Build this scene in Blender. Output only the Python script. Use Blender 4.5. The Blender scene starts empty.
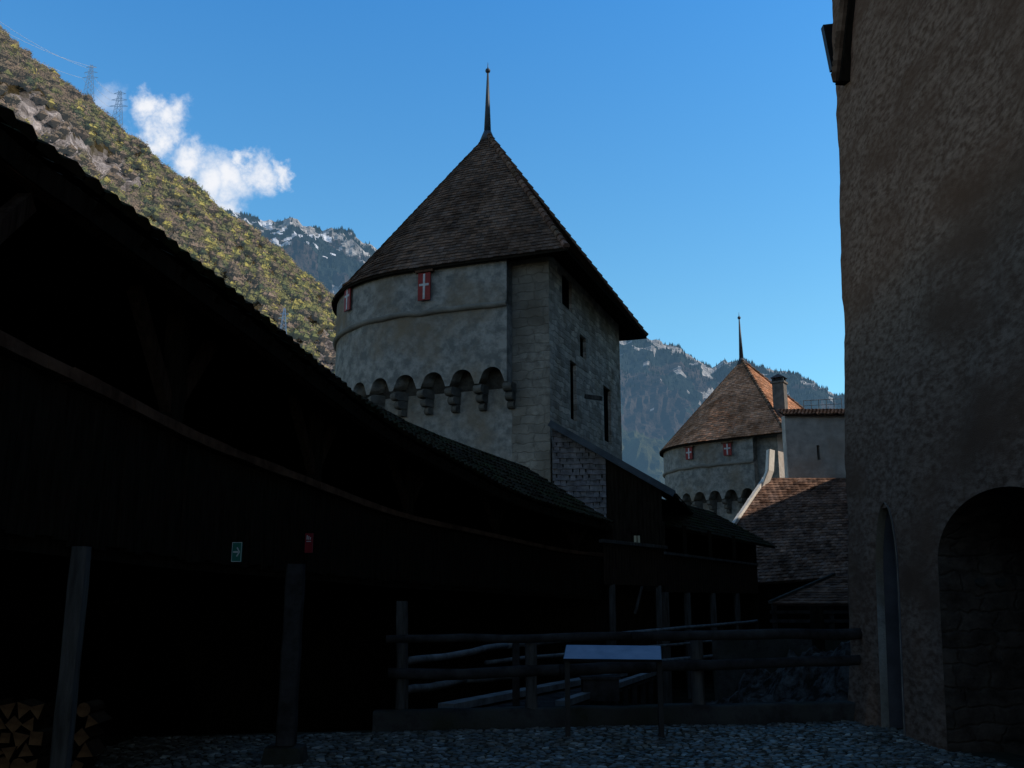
import bpy, math, random
from mathutils import Vector, noise, Matrix
random.seed(7)
R = math.radians
sc = bpy.context.scene
col = sc.collection
rnd = random.random
def U(a, b): return a + (b - a) * random.random()

# ------------------------------------------------------------------ camera
F = 950.0; PITCH = R(12.7); CAM = Vector((0, 0, 1.6))
cp, sp = math.cos(PITCH), math.sin(PITCH)
cd = bpy.data.cameras.new('camera'); co = bpy.data.objects.new('camera', cd); col.objects.link(co)
co.location = CAM; co.rotation_euler = (R(90) + PITCH, 0, 0)
cd.sensor_width = 36; cd.lens = F / 1024 * 36; cd.clip_end = 30000; cd.clip_start = .05
sc.camera = co
def ray(px, py):
    a, b = (px - 512) / F, (384 - py) / F
    return Vector((a, cp - b * sp, sp + b * cp))
def P(px, py, Y):
    d = ray(px, py); return CAM + d * (Y / d.y)
def hit(px, py, o, n):                       # ray against a plane
    d = ray(px, py); return CAM + d * ((o - CAM).dot(n) / d.dot(n))
def proj(p):
    q = p - CAM; dep = q.y * cp + q.z * sp
    if dep < .01: return (-9999, -9999)
    return (512 + F * q.x / dep, 384 - F * (-q.y * sp + q.z * cp) / dep)

# ------------------------------------------------------------------ world / sun
SE, SA = R(38), R(-2.5)
w = bpy.data.worlds.new('World'); sc.world = w; w.use_nodes = True
nt = w.node_tree; N = nt.nodes; L = nt.links; N.clear()
def wn(t, **k):
    n = N.new(t)
    for a, b in k.items(): setattr(n, a, b)
    return n
sky = wn('ShaderNodeTexSky', sky_type='NISHITA', sun_disc=False, sun_elevation=SE, sun_rotation=R(90) - SA,
         air_density=1.0, dust_density=.15, ozone_density=2.6, altitude=400)
tc = wn('ShaderNodeTexCoord')
nz = wn('ShaderNodeTexNoise'); nz.inputs['Scale'].default_value = 22; nz.inputs['Detail'].default_value = 9; nz.inputs['Roughness'].default_value = .62
L.new(tc.outputs['Generated'], nz.inputs['Vector'])
sub = wn('ShaderNodeVectorMath', operation='SUBTRACT'); sub.inputs[1].default_value = (.5, .5, .5); L.new(nz.outputs['Color'], sub.inputs[0])
scl = wn('ShaderNodeVectorMath', operation='SCALE'); scl.inputs['Scale'].default_value = .08; L.new(sub.outputs[0], scl.inputs[0])
add = wn('ShaderNodeVectorMath', operation='ADD'); L.new(tc.outputs['Generated'], add.inputs[0]); L.new(scl.outputs[0], add.inputs[1])
prev = None
for (px, py, r, s) in [(152, 112, 17, 1), (172, 126, 20, 1), (155, 140, 20, 1), (135, 150, 18, .9), (190, 160, 20, 1), (205, 182, 30, 1), (230, 180, 27, 1), (243, 158, 15, 1), (258, 172, 20, .95), (280, 174, 13, .9), (225, 205, 20, .8), (104, 108, 20, .4)]:
    d = ray(px, py).normalized()
    di = wn('ShaderNodeVectorMath', operation='DISTANCE'); di.inputs[1].default_value = d; L.new(add.outputs[0], di.inputs[0])
    mr = wn('ShaderNodeMapRange', interpolation_type='SMOOTHSTEP')
    mr.inputs['From Min'].default_value = r / F * 1.15; mr.inputs['From Max'].default_value = r / F * .1
    mr.inputs['To Min'].default_value = 0; mr.inputs['To Max'].default_value = s
    L.new(di.outputs['Value'], mr.inputs['Value'])
    if prev is None: prev = mr.outputs[0]
    else:
        mx = wn('ShaderNodeMath', operation='MAXIMUM'); L.new(prev, mx.inputs[0]); L.new(mr.outputs[0], mx.inputs[1]); prev = mx.outputs[0]
hs = wn('ShaderNodeHueSaturation'); hs.inputs['Hue'].default_value = .492; hs.inputs['Saturation'].default_value = 1.12; hs.inputs['Value'].default_value = 1.0
L.new(sky.outputs[0], hs.inputs['Color'])
cm = wn('ShaderNodeMix', data_type='RGBA'); L.new(prev, cm.inputs['Factor']); sx_ = wn('ShaderNodeSeparateXYZ'); L.new(tc.outputs['Generated'], sx_.inputs[0])
fr = wn('ShaderNodeMapRange', interpolation_type='SMOOTHSTEP'); fr.inputs['From Min'].default_value = .3; fr.inputs['From Max'].default_value = .68
L.new(sx_.outputs['Y'], fr.inputs['Value'])
gz = wn('ShaderNodeMapRange'); gz.inputs['From Min'].default_value = .28; gz.inputs['From Max'].default_value = .6; L.new(sx_.outputs['Z'], gz.inputs['Value'])
gb = wn('ShaderNodeMix', data_type='RGBA'); gb.inputs['A'].default_value = (1.42, 1.90, 1.84, 1); gb.inputs['B'].default_value = (.86, 1.80, 2.32, 1); L.new(gz.outputs[0], gb.inputs['Factor'])
gn = wn('ShaderNodeMix', data_type='RGBA'); gn.inputs['A'].default_value = (1.45, 1.25, 1.15, 1); L.new(gb.outputs['Result'], gn.inputs['B']); L.new(fr.outputs[0], gn.inputs['Factor'])
sm_ = wn('ShaderNodeMix', data_type='RGBA', blend_type='MULTIPLY'); sm_.inputs['Factor'].default_value = 1; L.new(hs.outputs[0], sm_.inputs['A']); L.new(gn.outputs['Result'], sm_.inputs['B'])
L.new(sm_.outputs['Result'], cm.inputs['A'])
SKYS = .105
cm.inputs['B'].default_value = (.90 / SKYS, .92 / SKYS, .97 / SKYS, 1)
bg = wn('ShaderNodeBackground'); bg.inputs['Strength'].default_value = SKYS; L.new(cm.outputs['Result'], bg.inputs['Color'])
ow = wn('ShaderNodeOutputWorld'); L.new(bg.outputs[0], ow.inputs['Surface'])
sd = Vector((math.cos(SE) * math.cos(SA), math.cos(SE) * math.sin(SA), math.sin(SE)))
sl = bpy.data.lights.new('sun', 'SUN'); sl.energy = 3.6; sl.angle = R(.5); sl.color = (1, .90, .78)
so = bpy.data.objects.new('sun', sl); so.rotation_euler = sd.to_track_quat('Z', 'Y').to_euler(); so.location = (40, 10, 40); col.objects.link(so)
sc.view_settings.view_transform = 'Standard'; sc.view_settings.look = 'None'; sc.view_settings.exposure = 0
sc.render.engine = 'CYCLES'

# ------------------------------------------------------------------ materials
def mat(name, c1, c2, scale=3, detail=8, bump=.3, bscale=20, bdist=.02, rough=.9, c3=None, s3=.4, stretch=None, vcol=False, vor=None, haze=None, w1=.35, w2=.65, vk=(.62, 1.2, .72)):
    m = bpy.data.materials.new(name); m.use_nodes = True
    nt = m.node_tree; N = nt.nodes; L = nt.links
    b = N['Principled BSDF']; b.inputs['Roughness'].default_value = rough
    b.inputs['Specular IOR Level'].default_value = .0 if rough >= .9 else .3
    g = N.new('ShaderNodeTexCoord'); mp = N.new('ShaderNodeMapping'); L.new(g.outputs['Object'], mp.inputs[0])
    if stretch: mp.inputs['Scale'].default_value = stretch
    n1 = N.new('ShaderNodeTexNoise'); n1.inputs['Scale'].default_value = scale; n1.inputs['Detail'].default_value = detail; n1.inputs['Roughness'].default_value = .65
    L.new(mp.outputs[0], n1.inputs['Vector'])
    r1 = N.new('ShaderNodeValToRGB'); r1.color_ramp.elements[0].position = w1; r1.color_ramp.elements[1].position = w2
    r1.color_ramp.elements[0].color = (*c1, 1); r1.color_ramp.elements[1].color = (*c2, 1)
    L.new(n1.outputs['Fac'], r1.inputs[0]); c = r1.outputs[0]
    if c3:
        n3 = N.new('ShaderNodeTexNoise'); n3.inputs['Scale'].default_value = s3; n3.inputs['Detail'].default_value = 6; n3.inputs['Roughness'].default_value = .6
        L.new(mp.outputs[0], n3.inputs['Vector'])
        r3 = N.new('ShaderNodeValToRGB'); r3.color_ramp.elements[0].position = .45; r3.color_ramp.elements[1].position = .65
        L.new(n3.outputs['Fac'], r3.inputs[0])
        mx = N.new('ShaderNodeMix'); mx.data_type = 'RGBA'; L.new(r3.outputs[0], mx.inputs['Factor']); L.new(c, mx.inputs['A']); mx.inputs['B'].default_value = (*c3, 1); c = mx.outputs['Result']
    if vcol:
        at = N.new('ShaderNodeAttribute'); at.attribute_name = 'Col'
        mx = N.new('ShaderNodeMix'); mx.data_type = 'RGBA'; mx.blend_type = 'MULTIPLY'; mx.inputs['Factor'].default_value = 1
        L.new(c, mx.inputs['A']); L.new(at.outputs['Color'], mx.inputs['B']); c = mx.outputs['Result']
    nb = N.new('ShaderNodeTexNoise'); nb.inputs['Scale'].default_value = bscale; nb.inputs['Detail'].default_value = 8; nb.inputs['Roughness'].default_value = .7
    L.new(mp.outputs[0], nb.inputs['Vector']); h = nb.outputs['Fac']
    if vor:                                   # rubble masonry: irregular stones in mortar
        nw = N.new('ShaderNodeTexNoise'); nw.inputs['Scale'].default_value = 3.2; nw.inputs['Detail'].default_value = 5
        L.new(g.outputs['Object'], nw.inputs['Vector'])
        ad = N.new('ShaderNodeVectorMath'); ad.operation = 'MULTIPLY_ADD'; ad.inputs[1].default_value = (.34, .34, .26)
        L.new(nw.outputs['Color'], ad.inputs[0]); L.new(g.outputs['Object'], ad.inputs[2])
        sp2 = N.new('ShaderNodeSeparateXYZ'); L.new(ad.outputs[0], sp2.inputs[0]); xy = N.new('ShaderNodeMath'); L.new(sp2.outputs['X'], xy.inputs[0]); L.new(sp2.outputs['Y'], xy.inputs[1])
        cb = N.new('ShaderNodeCombineXYZ'); L.new(xy.outputs[0], cb.inputs[0]); L.new(sp2.outputs['Z'], cb.inputs[1])
        bk = N.new('ShaderNodeTexBrick'); bk.inputs['Scale'].default_value = 1; bk.inputs['Brick Width'].default_value = vor[0]; bk.inputs['Row Height'].default_value = vor[1]
        bk.inputs['Mortar Size'].default_value = .028; bk.inputs['Mortar Smooth'].default_value = 1; bk.offset = .37; bk.squash = 1.5; bk.squash_frequency = 3
        bk.inputs['Color1'].default_value = (vk[0],) * 3 + (1,); bk.inputs['Color2'].default_value = (vk[1],) * 3 + (1,); bk.inputs['Mortar'].default_value = (vk[2],) * 3 + (1,)
        L.new(cb.outputs[0], bk.inputs['Vector'])
        m3 = N.new('ShaderNodeMix'); m3.data_type = 'RGBA'; m3.blend_type = 'MULTIPLY'; m3.inputs['Factor'].default_value = 1
        L.new(c, m3.inputs['A']); L.new(bk.outputs['Color'], m3.inputs['B']); c = m3.outputs['Result']
        me = N.new('ShaderNodeMath'); me.operation = 'SUBTRACT'; me.inputs[0].default_value = 1; L.new(bk.outputs['Fac'], me.inputs[1])
        ma = N.new('ShaderNodeMath'); ma.operation = 'MULTIPLY_ADD'; ma.inputs[1].default_value = .45
        L.new(me.outputs[0], ma.inputs[0]); L.new(h, ma.inputs[2]); h = ma.outputs[0]
    bp = N.new('ShaderNodeBump'); bp.inputs['Strength'].default_value = bump; bp.inputs['Distance'].default_value = bdist
    L.new(h, bp.inputs['Height']); L.new(bp.outputs[0], b.inputs['Normal'])
    L.new(c, b.inputs['Base Color'])
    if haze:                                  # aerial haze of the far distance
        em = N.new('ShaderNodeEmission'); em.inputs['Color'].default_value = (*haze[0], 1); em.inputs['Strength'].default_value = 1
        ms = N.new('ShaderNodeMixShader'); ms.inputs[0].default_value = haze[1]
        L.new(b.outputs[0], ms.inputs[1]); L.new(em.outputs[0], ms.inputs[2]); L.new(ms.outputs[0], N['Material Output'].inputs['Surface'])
    return m
M = {}
M['stucco'] = mat('grey_render', (.185, .19, .178), (.36, .35, .32), 3.2, 14, .9, 6, .07, c3=(.24, .195, .14), s3=.5, w1=.4, w2=.6)
M['rubble'] = mat('rubble_masonry', (.16, .15, .13), (.30, .285, .25), 1.6, 9, .9, 14, .06, c3=(.21, .19, .16), s3=.7, vor=(.5, .24))
M['court'] = mat('court_rubble', (.44, .37, .30), (.78, .68, .57), 1.6, 12, 1, 12, .08, c3=(.46, .37, .28), s3=.7, vor=(.42, .2), vk=(.65, 1.35, .85))
M['pierstone'] = mat('pier_masonry', (.18, .165, .14), (.37, .345, .295), 3.2, 13, .9, 9, .06, c3=(.17, .15, .12), s3=.8, vor=(.55, .3), vk=(.86, 1.1, .93))
M['corbel'] = mat('corbel_stone', (.08, .078, .07), (.17, .16, .14), 2.6, 9, .9, 9, .05)
M['quoin'] = mat('dressed_stone', (.19, .18, .155), (.32, .305, .27), 2.2, 9, .7, 9, .05, c3=(.16, .15, .13), s3=1.1)
M['rough'] = mat('roughcast_render', (.145, .082, .055), (.34, .215, .152), 17, 15, .6, 80, .025, c3=(.165, .09, .058), s3=.9, w1=.38, w2=.62, stretch=(1, .4, 1))
M['jamb'] = mat('smooth_plaster', (.09, .085, .09), (.15, .14, .15), 2, 8, .4, 30, .01)
M['deep'] = mat('archway_masonry', (.04, .032, .027), (.12, .095, .078), 5, 12, .8, 12, .05, vor=(.4, .2), vk=(.75, 1.15, .8))
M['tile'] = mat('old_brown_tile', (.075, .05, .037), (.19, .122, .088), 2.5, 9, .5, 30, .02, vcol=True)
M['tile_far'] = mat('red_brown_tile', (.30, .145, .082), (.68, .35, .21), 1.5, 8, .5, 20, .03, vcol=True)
M['tile_moss'] = mat('mossy_tile', (.022, .019, .014), (.055, .044, .032), 2.5, 9, .6, 25, .02, vcol=True, c3=(.035, .042, .02), s3=1.4)
M['hip'] = mat('hip_tile', (.10, .062, .042), (.21, .14, .10), 4, 6, .4, 30, .02, vcol=True)
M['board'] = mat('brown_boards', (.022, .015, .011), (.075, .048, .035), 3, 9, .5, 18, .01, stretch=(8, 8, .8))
M['recess_shade'] = mat('painted_recess_shade', (.03, .028, .024), (.09, .085, .075), 3, 9, .6, 12, .03)  # dark tone for painted shade under the tower arches
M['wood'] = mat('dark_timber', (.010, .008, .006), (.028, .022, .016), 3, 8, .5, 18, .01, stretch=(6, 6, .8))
M['beam'] = mat('worn_beam', (.055, .03, .02), (.17, .095, .06), 2.5, 9, .6, 14, .015)
M['dark_rubble'] = mat('near_black_rubble', (.004, .0042, .0038), (.012, .0115, .010), 2, 7, .6, 10, .04, vor=(.45, .24))  # very dark masonry, almost black all over
M['post'] = mat('weathered_post', (.045, .043, .04), (.13, .125, .12), 2.5, 9, .7, 16, .012, stretch=(5, 5, .6))
M['rail'] = mat('weathered_rail', (.022, .021, .021), (.062, .06, .06), 4, 9, .7, 18, .012)
M['plank'] = mat('pale_planks', (.10, .105, .11), (.24, .25, .26), 3, 9, .6, 18, .01)
M['shingle'] = mat('silver_shingle', (.11, .105, .108), (.25, .24, .245), 5, 8, .5, 30, .01, vcol=True)
M['zinc'] = mat('zinc_sheet', (.03, .042, .055), (.07, .09, .11), 2, 6, .2, 20, .01, rough=.5)
M['red'] = mat('red_paint', (.20, .018, .016), (.30, .03, .025), 6, 6, .2, 30, .005, rough=.6)
M['white'] = mat('white_paint', (.38, .38, .38), (.6, .6, .6), 6, 6, .2, 30, .005, rough=.6)
M['black'] = mat('void_black', (.004, .004, .004), (.008, .008, .008), 3, 4, .2, 10, .01)
M['stone'] = mat('kerb_stone', (.035, .034, .032), (.10, .097, .09), 3, 9, .9, 14, .03, c3=(.04, .042, .03), s3=1.5)
M['cobble'] = mat('cobble_stone', (.085, .09, .078), (.26, .255, .225), 5, 6, .5, 30, .008, rough=.6, vcol=True)
M['earth'] = mat('joint_earth', (.025, .026, .02), (.06, .06, .045), 4, 8, .6, 25, .02)
M['lawn'] = mat('lower_ground', (.018, .02, .014), (.05, .05, .04), 1.2, 8, .7, 12, .04)
M['rock'] = mat('pale_rock', (.025, .024, .022), (.13, .125, .12), 4, 10, 1, 7, .12, w1=.42, w2=.62)
M['plaster'] = mat('lime_plaster', (.38, .345, .31), (.62, .57, .51), 1.6, 12, .6, 9, .04, c3=(.44, .35, .28), s3=.5)
M['lit'] = mat('sunlit_plaster', (.6, .56, .5), (.8, .76, .7), 2, 6, .3, 12, .02)  # paler than the range plaster; sunlit tone put in the colour
M['panel'] = mat('information_panel', (.14, .15, .22), (.24, .25, .34), 3, 6, .05, 20, .002, rough=.35)
M['metal'] = mat('dark_metal', (.008, .009, .01), (.02, .02, .022), 4, 4, .1, 20, .004, rough=.5)
M['green'] = mat('sign_green', (.02, .17, .13), (.03, .21, .16), 6, 4, .05, 20, .002, rough=.5)
M['signred'] = mat('sign_red', (.22, .012, .02), (.28, .02, .03), 6, 4, .05, 20, .002, rough=.5)
M['signwhite'] = mat('sign_white', (.55, .6, .6), (.7, .75, .75), 6, 4, .05, 20, .002, rough=.5)
M['logend'] = mat('cut_firewood', (.07, .038, .02), (.20, .105, .05), 9, 8, .4, 40, .005)
M['bark'] = mat('firewood_bark', (.015, .009, .006), (.04, .024, .014), 9, 8, .8, 30, .01)
M['cable'] = mat('pale_cable', (.5, .5, .5), (.6, .6, .6), 1, 2, 0, 5, .01)
M['stack'] = mat('chimney_render', (.13, .12, .11), (.22, .20, .18), 3, 9, .5, 12, .02)
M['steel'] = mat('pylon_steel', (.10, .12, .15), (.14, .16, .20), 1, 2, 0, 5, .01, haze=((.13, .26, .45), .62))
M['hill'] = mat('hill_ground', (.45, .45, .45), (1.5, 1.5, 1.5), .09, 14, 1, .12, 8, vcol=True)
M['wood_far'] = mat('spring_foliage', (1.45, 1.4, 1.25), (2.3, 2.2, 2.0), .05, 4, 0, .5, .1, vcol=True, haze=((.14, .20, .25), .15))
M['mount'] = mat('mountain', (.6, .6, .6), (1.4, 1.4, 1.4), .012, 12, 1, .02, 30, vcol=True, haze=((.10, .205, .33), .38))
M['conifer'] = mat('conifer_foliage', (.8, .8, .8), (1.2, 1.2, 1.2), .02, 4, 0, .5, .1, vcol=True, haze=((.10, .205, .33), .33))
def glass():
    m = mat('lit_pane', (.5, .45, .3), (.6, .5, .33), 3, 2, 0, 9, .01, rough=.4); return m
M['pane'] = glass()

# ------------------------------------------------------------------ mesh helpers
class MB:
    def __init__(s): s.v = []; s.f = []; s.c = []; s.mi = []; s.col = (1, 1, 1); s.m = 0; s.uc = False
    def pt(s, p): s.v.append(tuple(p)); return len(s.v) - 1
    def face(s, idx, c=None):
        s.f.append(tuple(idx)); s.c.append(c or s.col); s.mi.append(s.m)
    def poly(s, pts, c=None): s.face([s.pt(p) for p in pts], c)
    def box8(s, q, c=None):
        i = [s.pt(p) for p in q]
        for a in ((0, 3, 2, 1), (4, 5, 6, 7), (0, 1, 5, 4), (1, 2, 6, 5), (2, 3, 7, 6), (3, 0, 4, 7)): s.face([i[k] for k in a], c)
    def box(s, x0, x1, y0, y1, z0, z1, c=None):
        s.box8([(x0, y0, z0), (x1, y0, z0), (x1, y1, z0), (x0, y1, z0), (x0, y0, z1), (x1, y0, z1), (x1, y1, z1), (x0, y1, z1)], c)
    def beam(s, p, q, wd, h, up=Vector((0, 0, 1)), c=None):
        p, q = Vector(p), Vector(q); d = (q - p).normalized(); sd_ = d.cross(up)
        if sd_.length < .01: sd_ = d.cross(Vector((0, 1, 0)))
        sd_.normalize(); u = sd_.cross(d).normalized(); a, b = sd_ * wd / 2, u * h / 2
        s.box8([p - a - b, p + a - b, q + a - b, q - a - b, p - a + b, p + a + b, q + a + b, q - a + b], c)
    def tube(s, p, q, r0, r1, n=10, rings=1, wob=0, c=None, caps=True):
        p, q = Vector(p), Vector(q); d = (q - p).normalized(); a = d.orthogonal().normalized(); b = d.cross(a)
        prev = None; first = None; off = Vector((0, 0, 0)); sd0 = rnd() * 99
        for k in range(rings + 1):
            t = k / rings; cc = p.lerp(q, t)
            if wob: cc = cc + (a * noise.noise(Vector((t * 4, sd0, 0))) + b * noise.noise(Vector((t * 4, 0, sd0)))) * wob
            r = r0 + (r1 - r0) * t
            ring = [s.pt(cc + (a * math.cos(2 * math.pi * j / n) + b * math.sin(2 * math.pi * j / n)) * r * (1 + (U(-.08, .08) if wob else 0))) for j in range(n)]
            if prev: 
                for j in range(n): s.face((prev[j], prev[(j + 1) % n], ring[(j + 1) % n], ring[j]), c)
            else: first = ring
            prev = ring
        if caps: s.face(first[::-1], c); s.face(prev, c)
    def sheet(s, grid, c=None, cols=None):
        idx = [[s.pt(p) for p in row] for row in grid]
        for i in range(len(idx) - 1):
            for j in range(len(idx[0]) - 1):
                s.face((idx[i][j], idx[i][j + 1], idx[i + 1][j + 1], idx[i + 1][j]), cols[i][j] if cols else c)
    def build(s, name, mats, parent=None, smooth=False):
        me = bpy.data.meshes.new(name); me.from_pydata(s.v, [], s.f)
        if not isinstance(mats, (list, tuple)): mats = [mats]
        for m in mats: me.materials.append(M[m] if isinstance(m, str) else m)
        a = me.color_attributes.new('Col', 'FLOAT_COLOR', 'CORNER')
        buf = []
        for f, c in zip(s.f, s.c): buf.extend([c[0], c[1], c[2], 1.0] * len(f))
        a.data.foreach_set('color', buf)
        if len(mats) > 1: me.polygons.foreach_set('material_index', s.mi)
        if smooth: me.polygons.foreach_set('use_smooth', [True] * len(s.f))
        me.update()
        o = bpy.data.objects.new(name, me); col.objects.link(o)
        if parent: o.parent = parent
        return o
def tag(o, label=None, cat=None, group=None, kind=None):
    if label: o['label'] = label
    if cat: o['category'] = cat
    if group: o['group'] = group
    if kind: o['kind'] = kind
    return o
def empty(name, loc, label, cat, group=None, rz=0):
    o = bpy.data.objects.new(name, None); o.location = loc; o.rotation_euler.z = rz; col.objects.link(o)
    return tag(o, label, cat, group)
def fbm(p, s=1, o=5): return noise.fractal(Vector(p) * s, 1, 2, o)

def resample(pts, n):
    """Catmull-Rom through control points, n samples."""
    pts = [Vector(p) for p in pts]; out = []; m = len(pts) - 1
    for k in range(n + 1):
        t = k / n * m; i = min(int(t), m - 1); f = t - i
        p0, p1, p2, p3 = pts[max(i - 1, 0)], pts[i], pts[i + 1], pts[min(i + 2, m)]
        out.append(.5 * ((2 * p1) + (p2 - p0) * f + (2 * p0 - 5 * p1 + 4 * p2 - p3) * f * f + (3 * p1 - p0 - 3 * p2 + p3) * f ** 3))
    return out
class Curve:
    def __init__(s, pts):
        s.p = pts; s.d = [0]
        for a, b in zip(pts, pts[1:]): s.d.append(s.d[-1] + (b - a).length)
        s.len = s.d[-1]
    def __call__(s, t):
        x = min(max(t, 0), 1) * s.len; import bisect
        i = min(max(bisect.bisect_right(s.d, x) - 1, 0), len(s.p) - 2)
        f = (x - s.d[i]) / max(s.d[i + 1] - s.d[i], 1e-9)
        return s.p[i].lerp(s.p[i + 1], f)
def tiles(mb, bot, top, width, expo, lift=.03, arch=0, var=.3, tint=None, flip=1, jit=1):
    """rows of overlapping tiles on the ruled surface between two curves (functions of t)."""
    slant = sum((top((k + .5) / 8) - bot((k + .5) / 8)).length for k in range(8)) / 8
    rows = max(1, int(slant / expo))
    for r in range(rows):
        v0, v1 = r / rows, min((r + 1.35) / rows, 1)
        S = [bot(k / 16).lerp(top(k / 16), v0) for k in range(17)]
        ln = sum((b - a).length for a, b in zip(S, S[1:])); n = max(1, round(ln / width))
        off = .5 * (r % 2)
        for k in range(-1 if off else 0, n):
            ta, tb = max((k + off) / n, 0), min((k + 1 + off) / n, 1)
            if tb - ta < .15 / n: continue
            a0, b0 = bot(ta).lerp(top(ta), v0), bot(tb).lerp(top(tb), v0)
            a1, b1 = bot(ta).lerp(top(ta), v1), bot(tb).lerp(top(tb), v1)
            nn = (b0 - a0).cross(a1 - a0)
            if nn.length < 1e-7: nn = (b0 - a0).cross(b1 - b0)
            if nn.length < 1e-7: continue
            nn = nn.normalized() * flip
            g = (b0 - a0) * .03; h = lift + U(-.3, .3) * lift * jit
            dn = (a1 - a0).normalized() * U(-.012, .012) * jit
            a, b = a0 + g + nn * h + dn, b0 - g + nn * h + dn
            k1 = 1 + U(-var, var); t3 = 1 + U(-.08, .08)
            c = (k1 * t3, k1, k1 / t3)
            if tint: c = tint(a, c)
            if arch:
                m0 = (a + b) / 2 + nn * arch; m1 = (a1 + b1) / 2 + nn * (arch + .004)
                A, Bq, C, D, E_, G = [mb.pt(q) for q in (a, m0, b, b1 + nn * .004, m1, a1 + nn * .004)]
                mb.face((A, Bq, E_, G), c); mb.face((Bq, C, D, E_), c)
                mb.poly((a - nn * lift, (a + b) / 2 - nn * lift, m0, a), c); mb.poly(((a + b) / 2 - nn * lift, b - nn * lift, b, m0), c)
            else:
                mb.poly((a, b, b1 + nn * .004, a1 + nn * .004), c); mb.poly((a - nn * h, b - nn * h, b, a), (c[0] * .5, c[1] * .5, c[2] * .5))
def wall_open(mb, o, d, Ln, z0, z1, ops, depth, inw, cell=.5):
    """vertical wall from o along d, with rectangular openings (a0,a1,z0,z1) revealed to 'depth' along inw."""
    xs = sorted(set([0, Ln] + [q for op in ops for q in op[:2]] + [k * cell for k in range(1, int(Ln / cell) + 1) if k * cell < Ln]))
    zs = sorted(set([z0, z1] + [q for op in ops for q in op[2:]] + [z0 + k * cell for k in range(1, int((z1 - z0) / cell) + 1) if z0 + k * cell < z1]))
    Q = lambda a, z, e=0: Vector((o.x + d.x * a + inw.x * e, o.y + d.y * a + inw.y * e, z))
    G = {}
    def V(a, z):
        if (a, z) not in G: G[(a, z)] = mb.pt(Q(a, z))
        return G[(a, z)]
    for a, b in zip(xs, xs[1:]):
        for c, e in zip(zs, zs[1:]):
            if any(p[0] <= a and b <= p[1] and p[2] <= c and e <= p[3] for p in ops): continue
            mb.face((V(a, c), V(b, c), V(b, e), V(a, e)))
    for a, b, c, e in ops:
        mb.poly((Q(a, c), Q(a, e), Q(a, e, depth), Q(a, c, depth))); mb.poly((Q(b, c), Q(b, e), Q(b, e, depth), Q(b, c, depth)))
        mb.poly((Q(a, c), Q(b, c), Q(b, c, depth), Q(a, c, depth))); mb.poly((Q(a, e), Q(b, e), Q(b, e, depth), Q(a, e, depth)))

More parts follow.
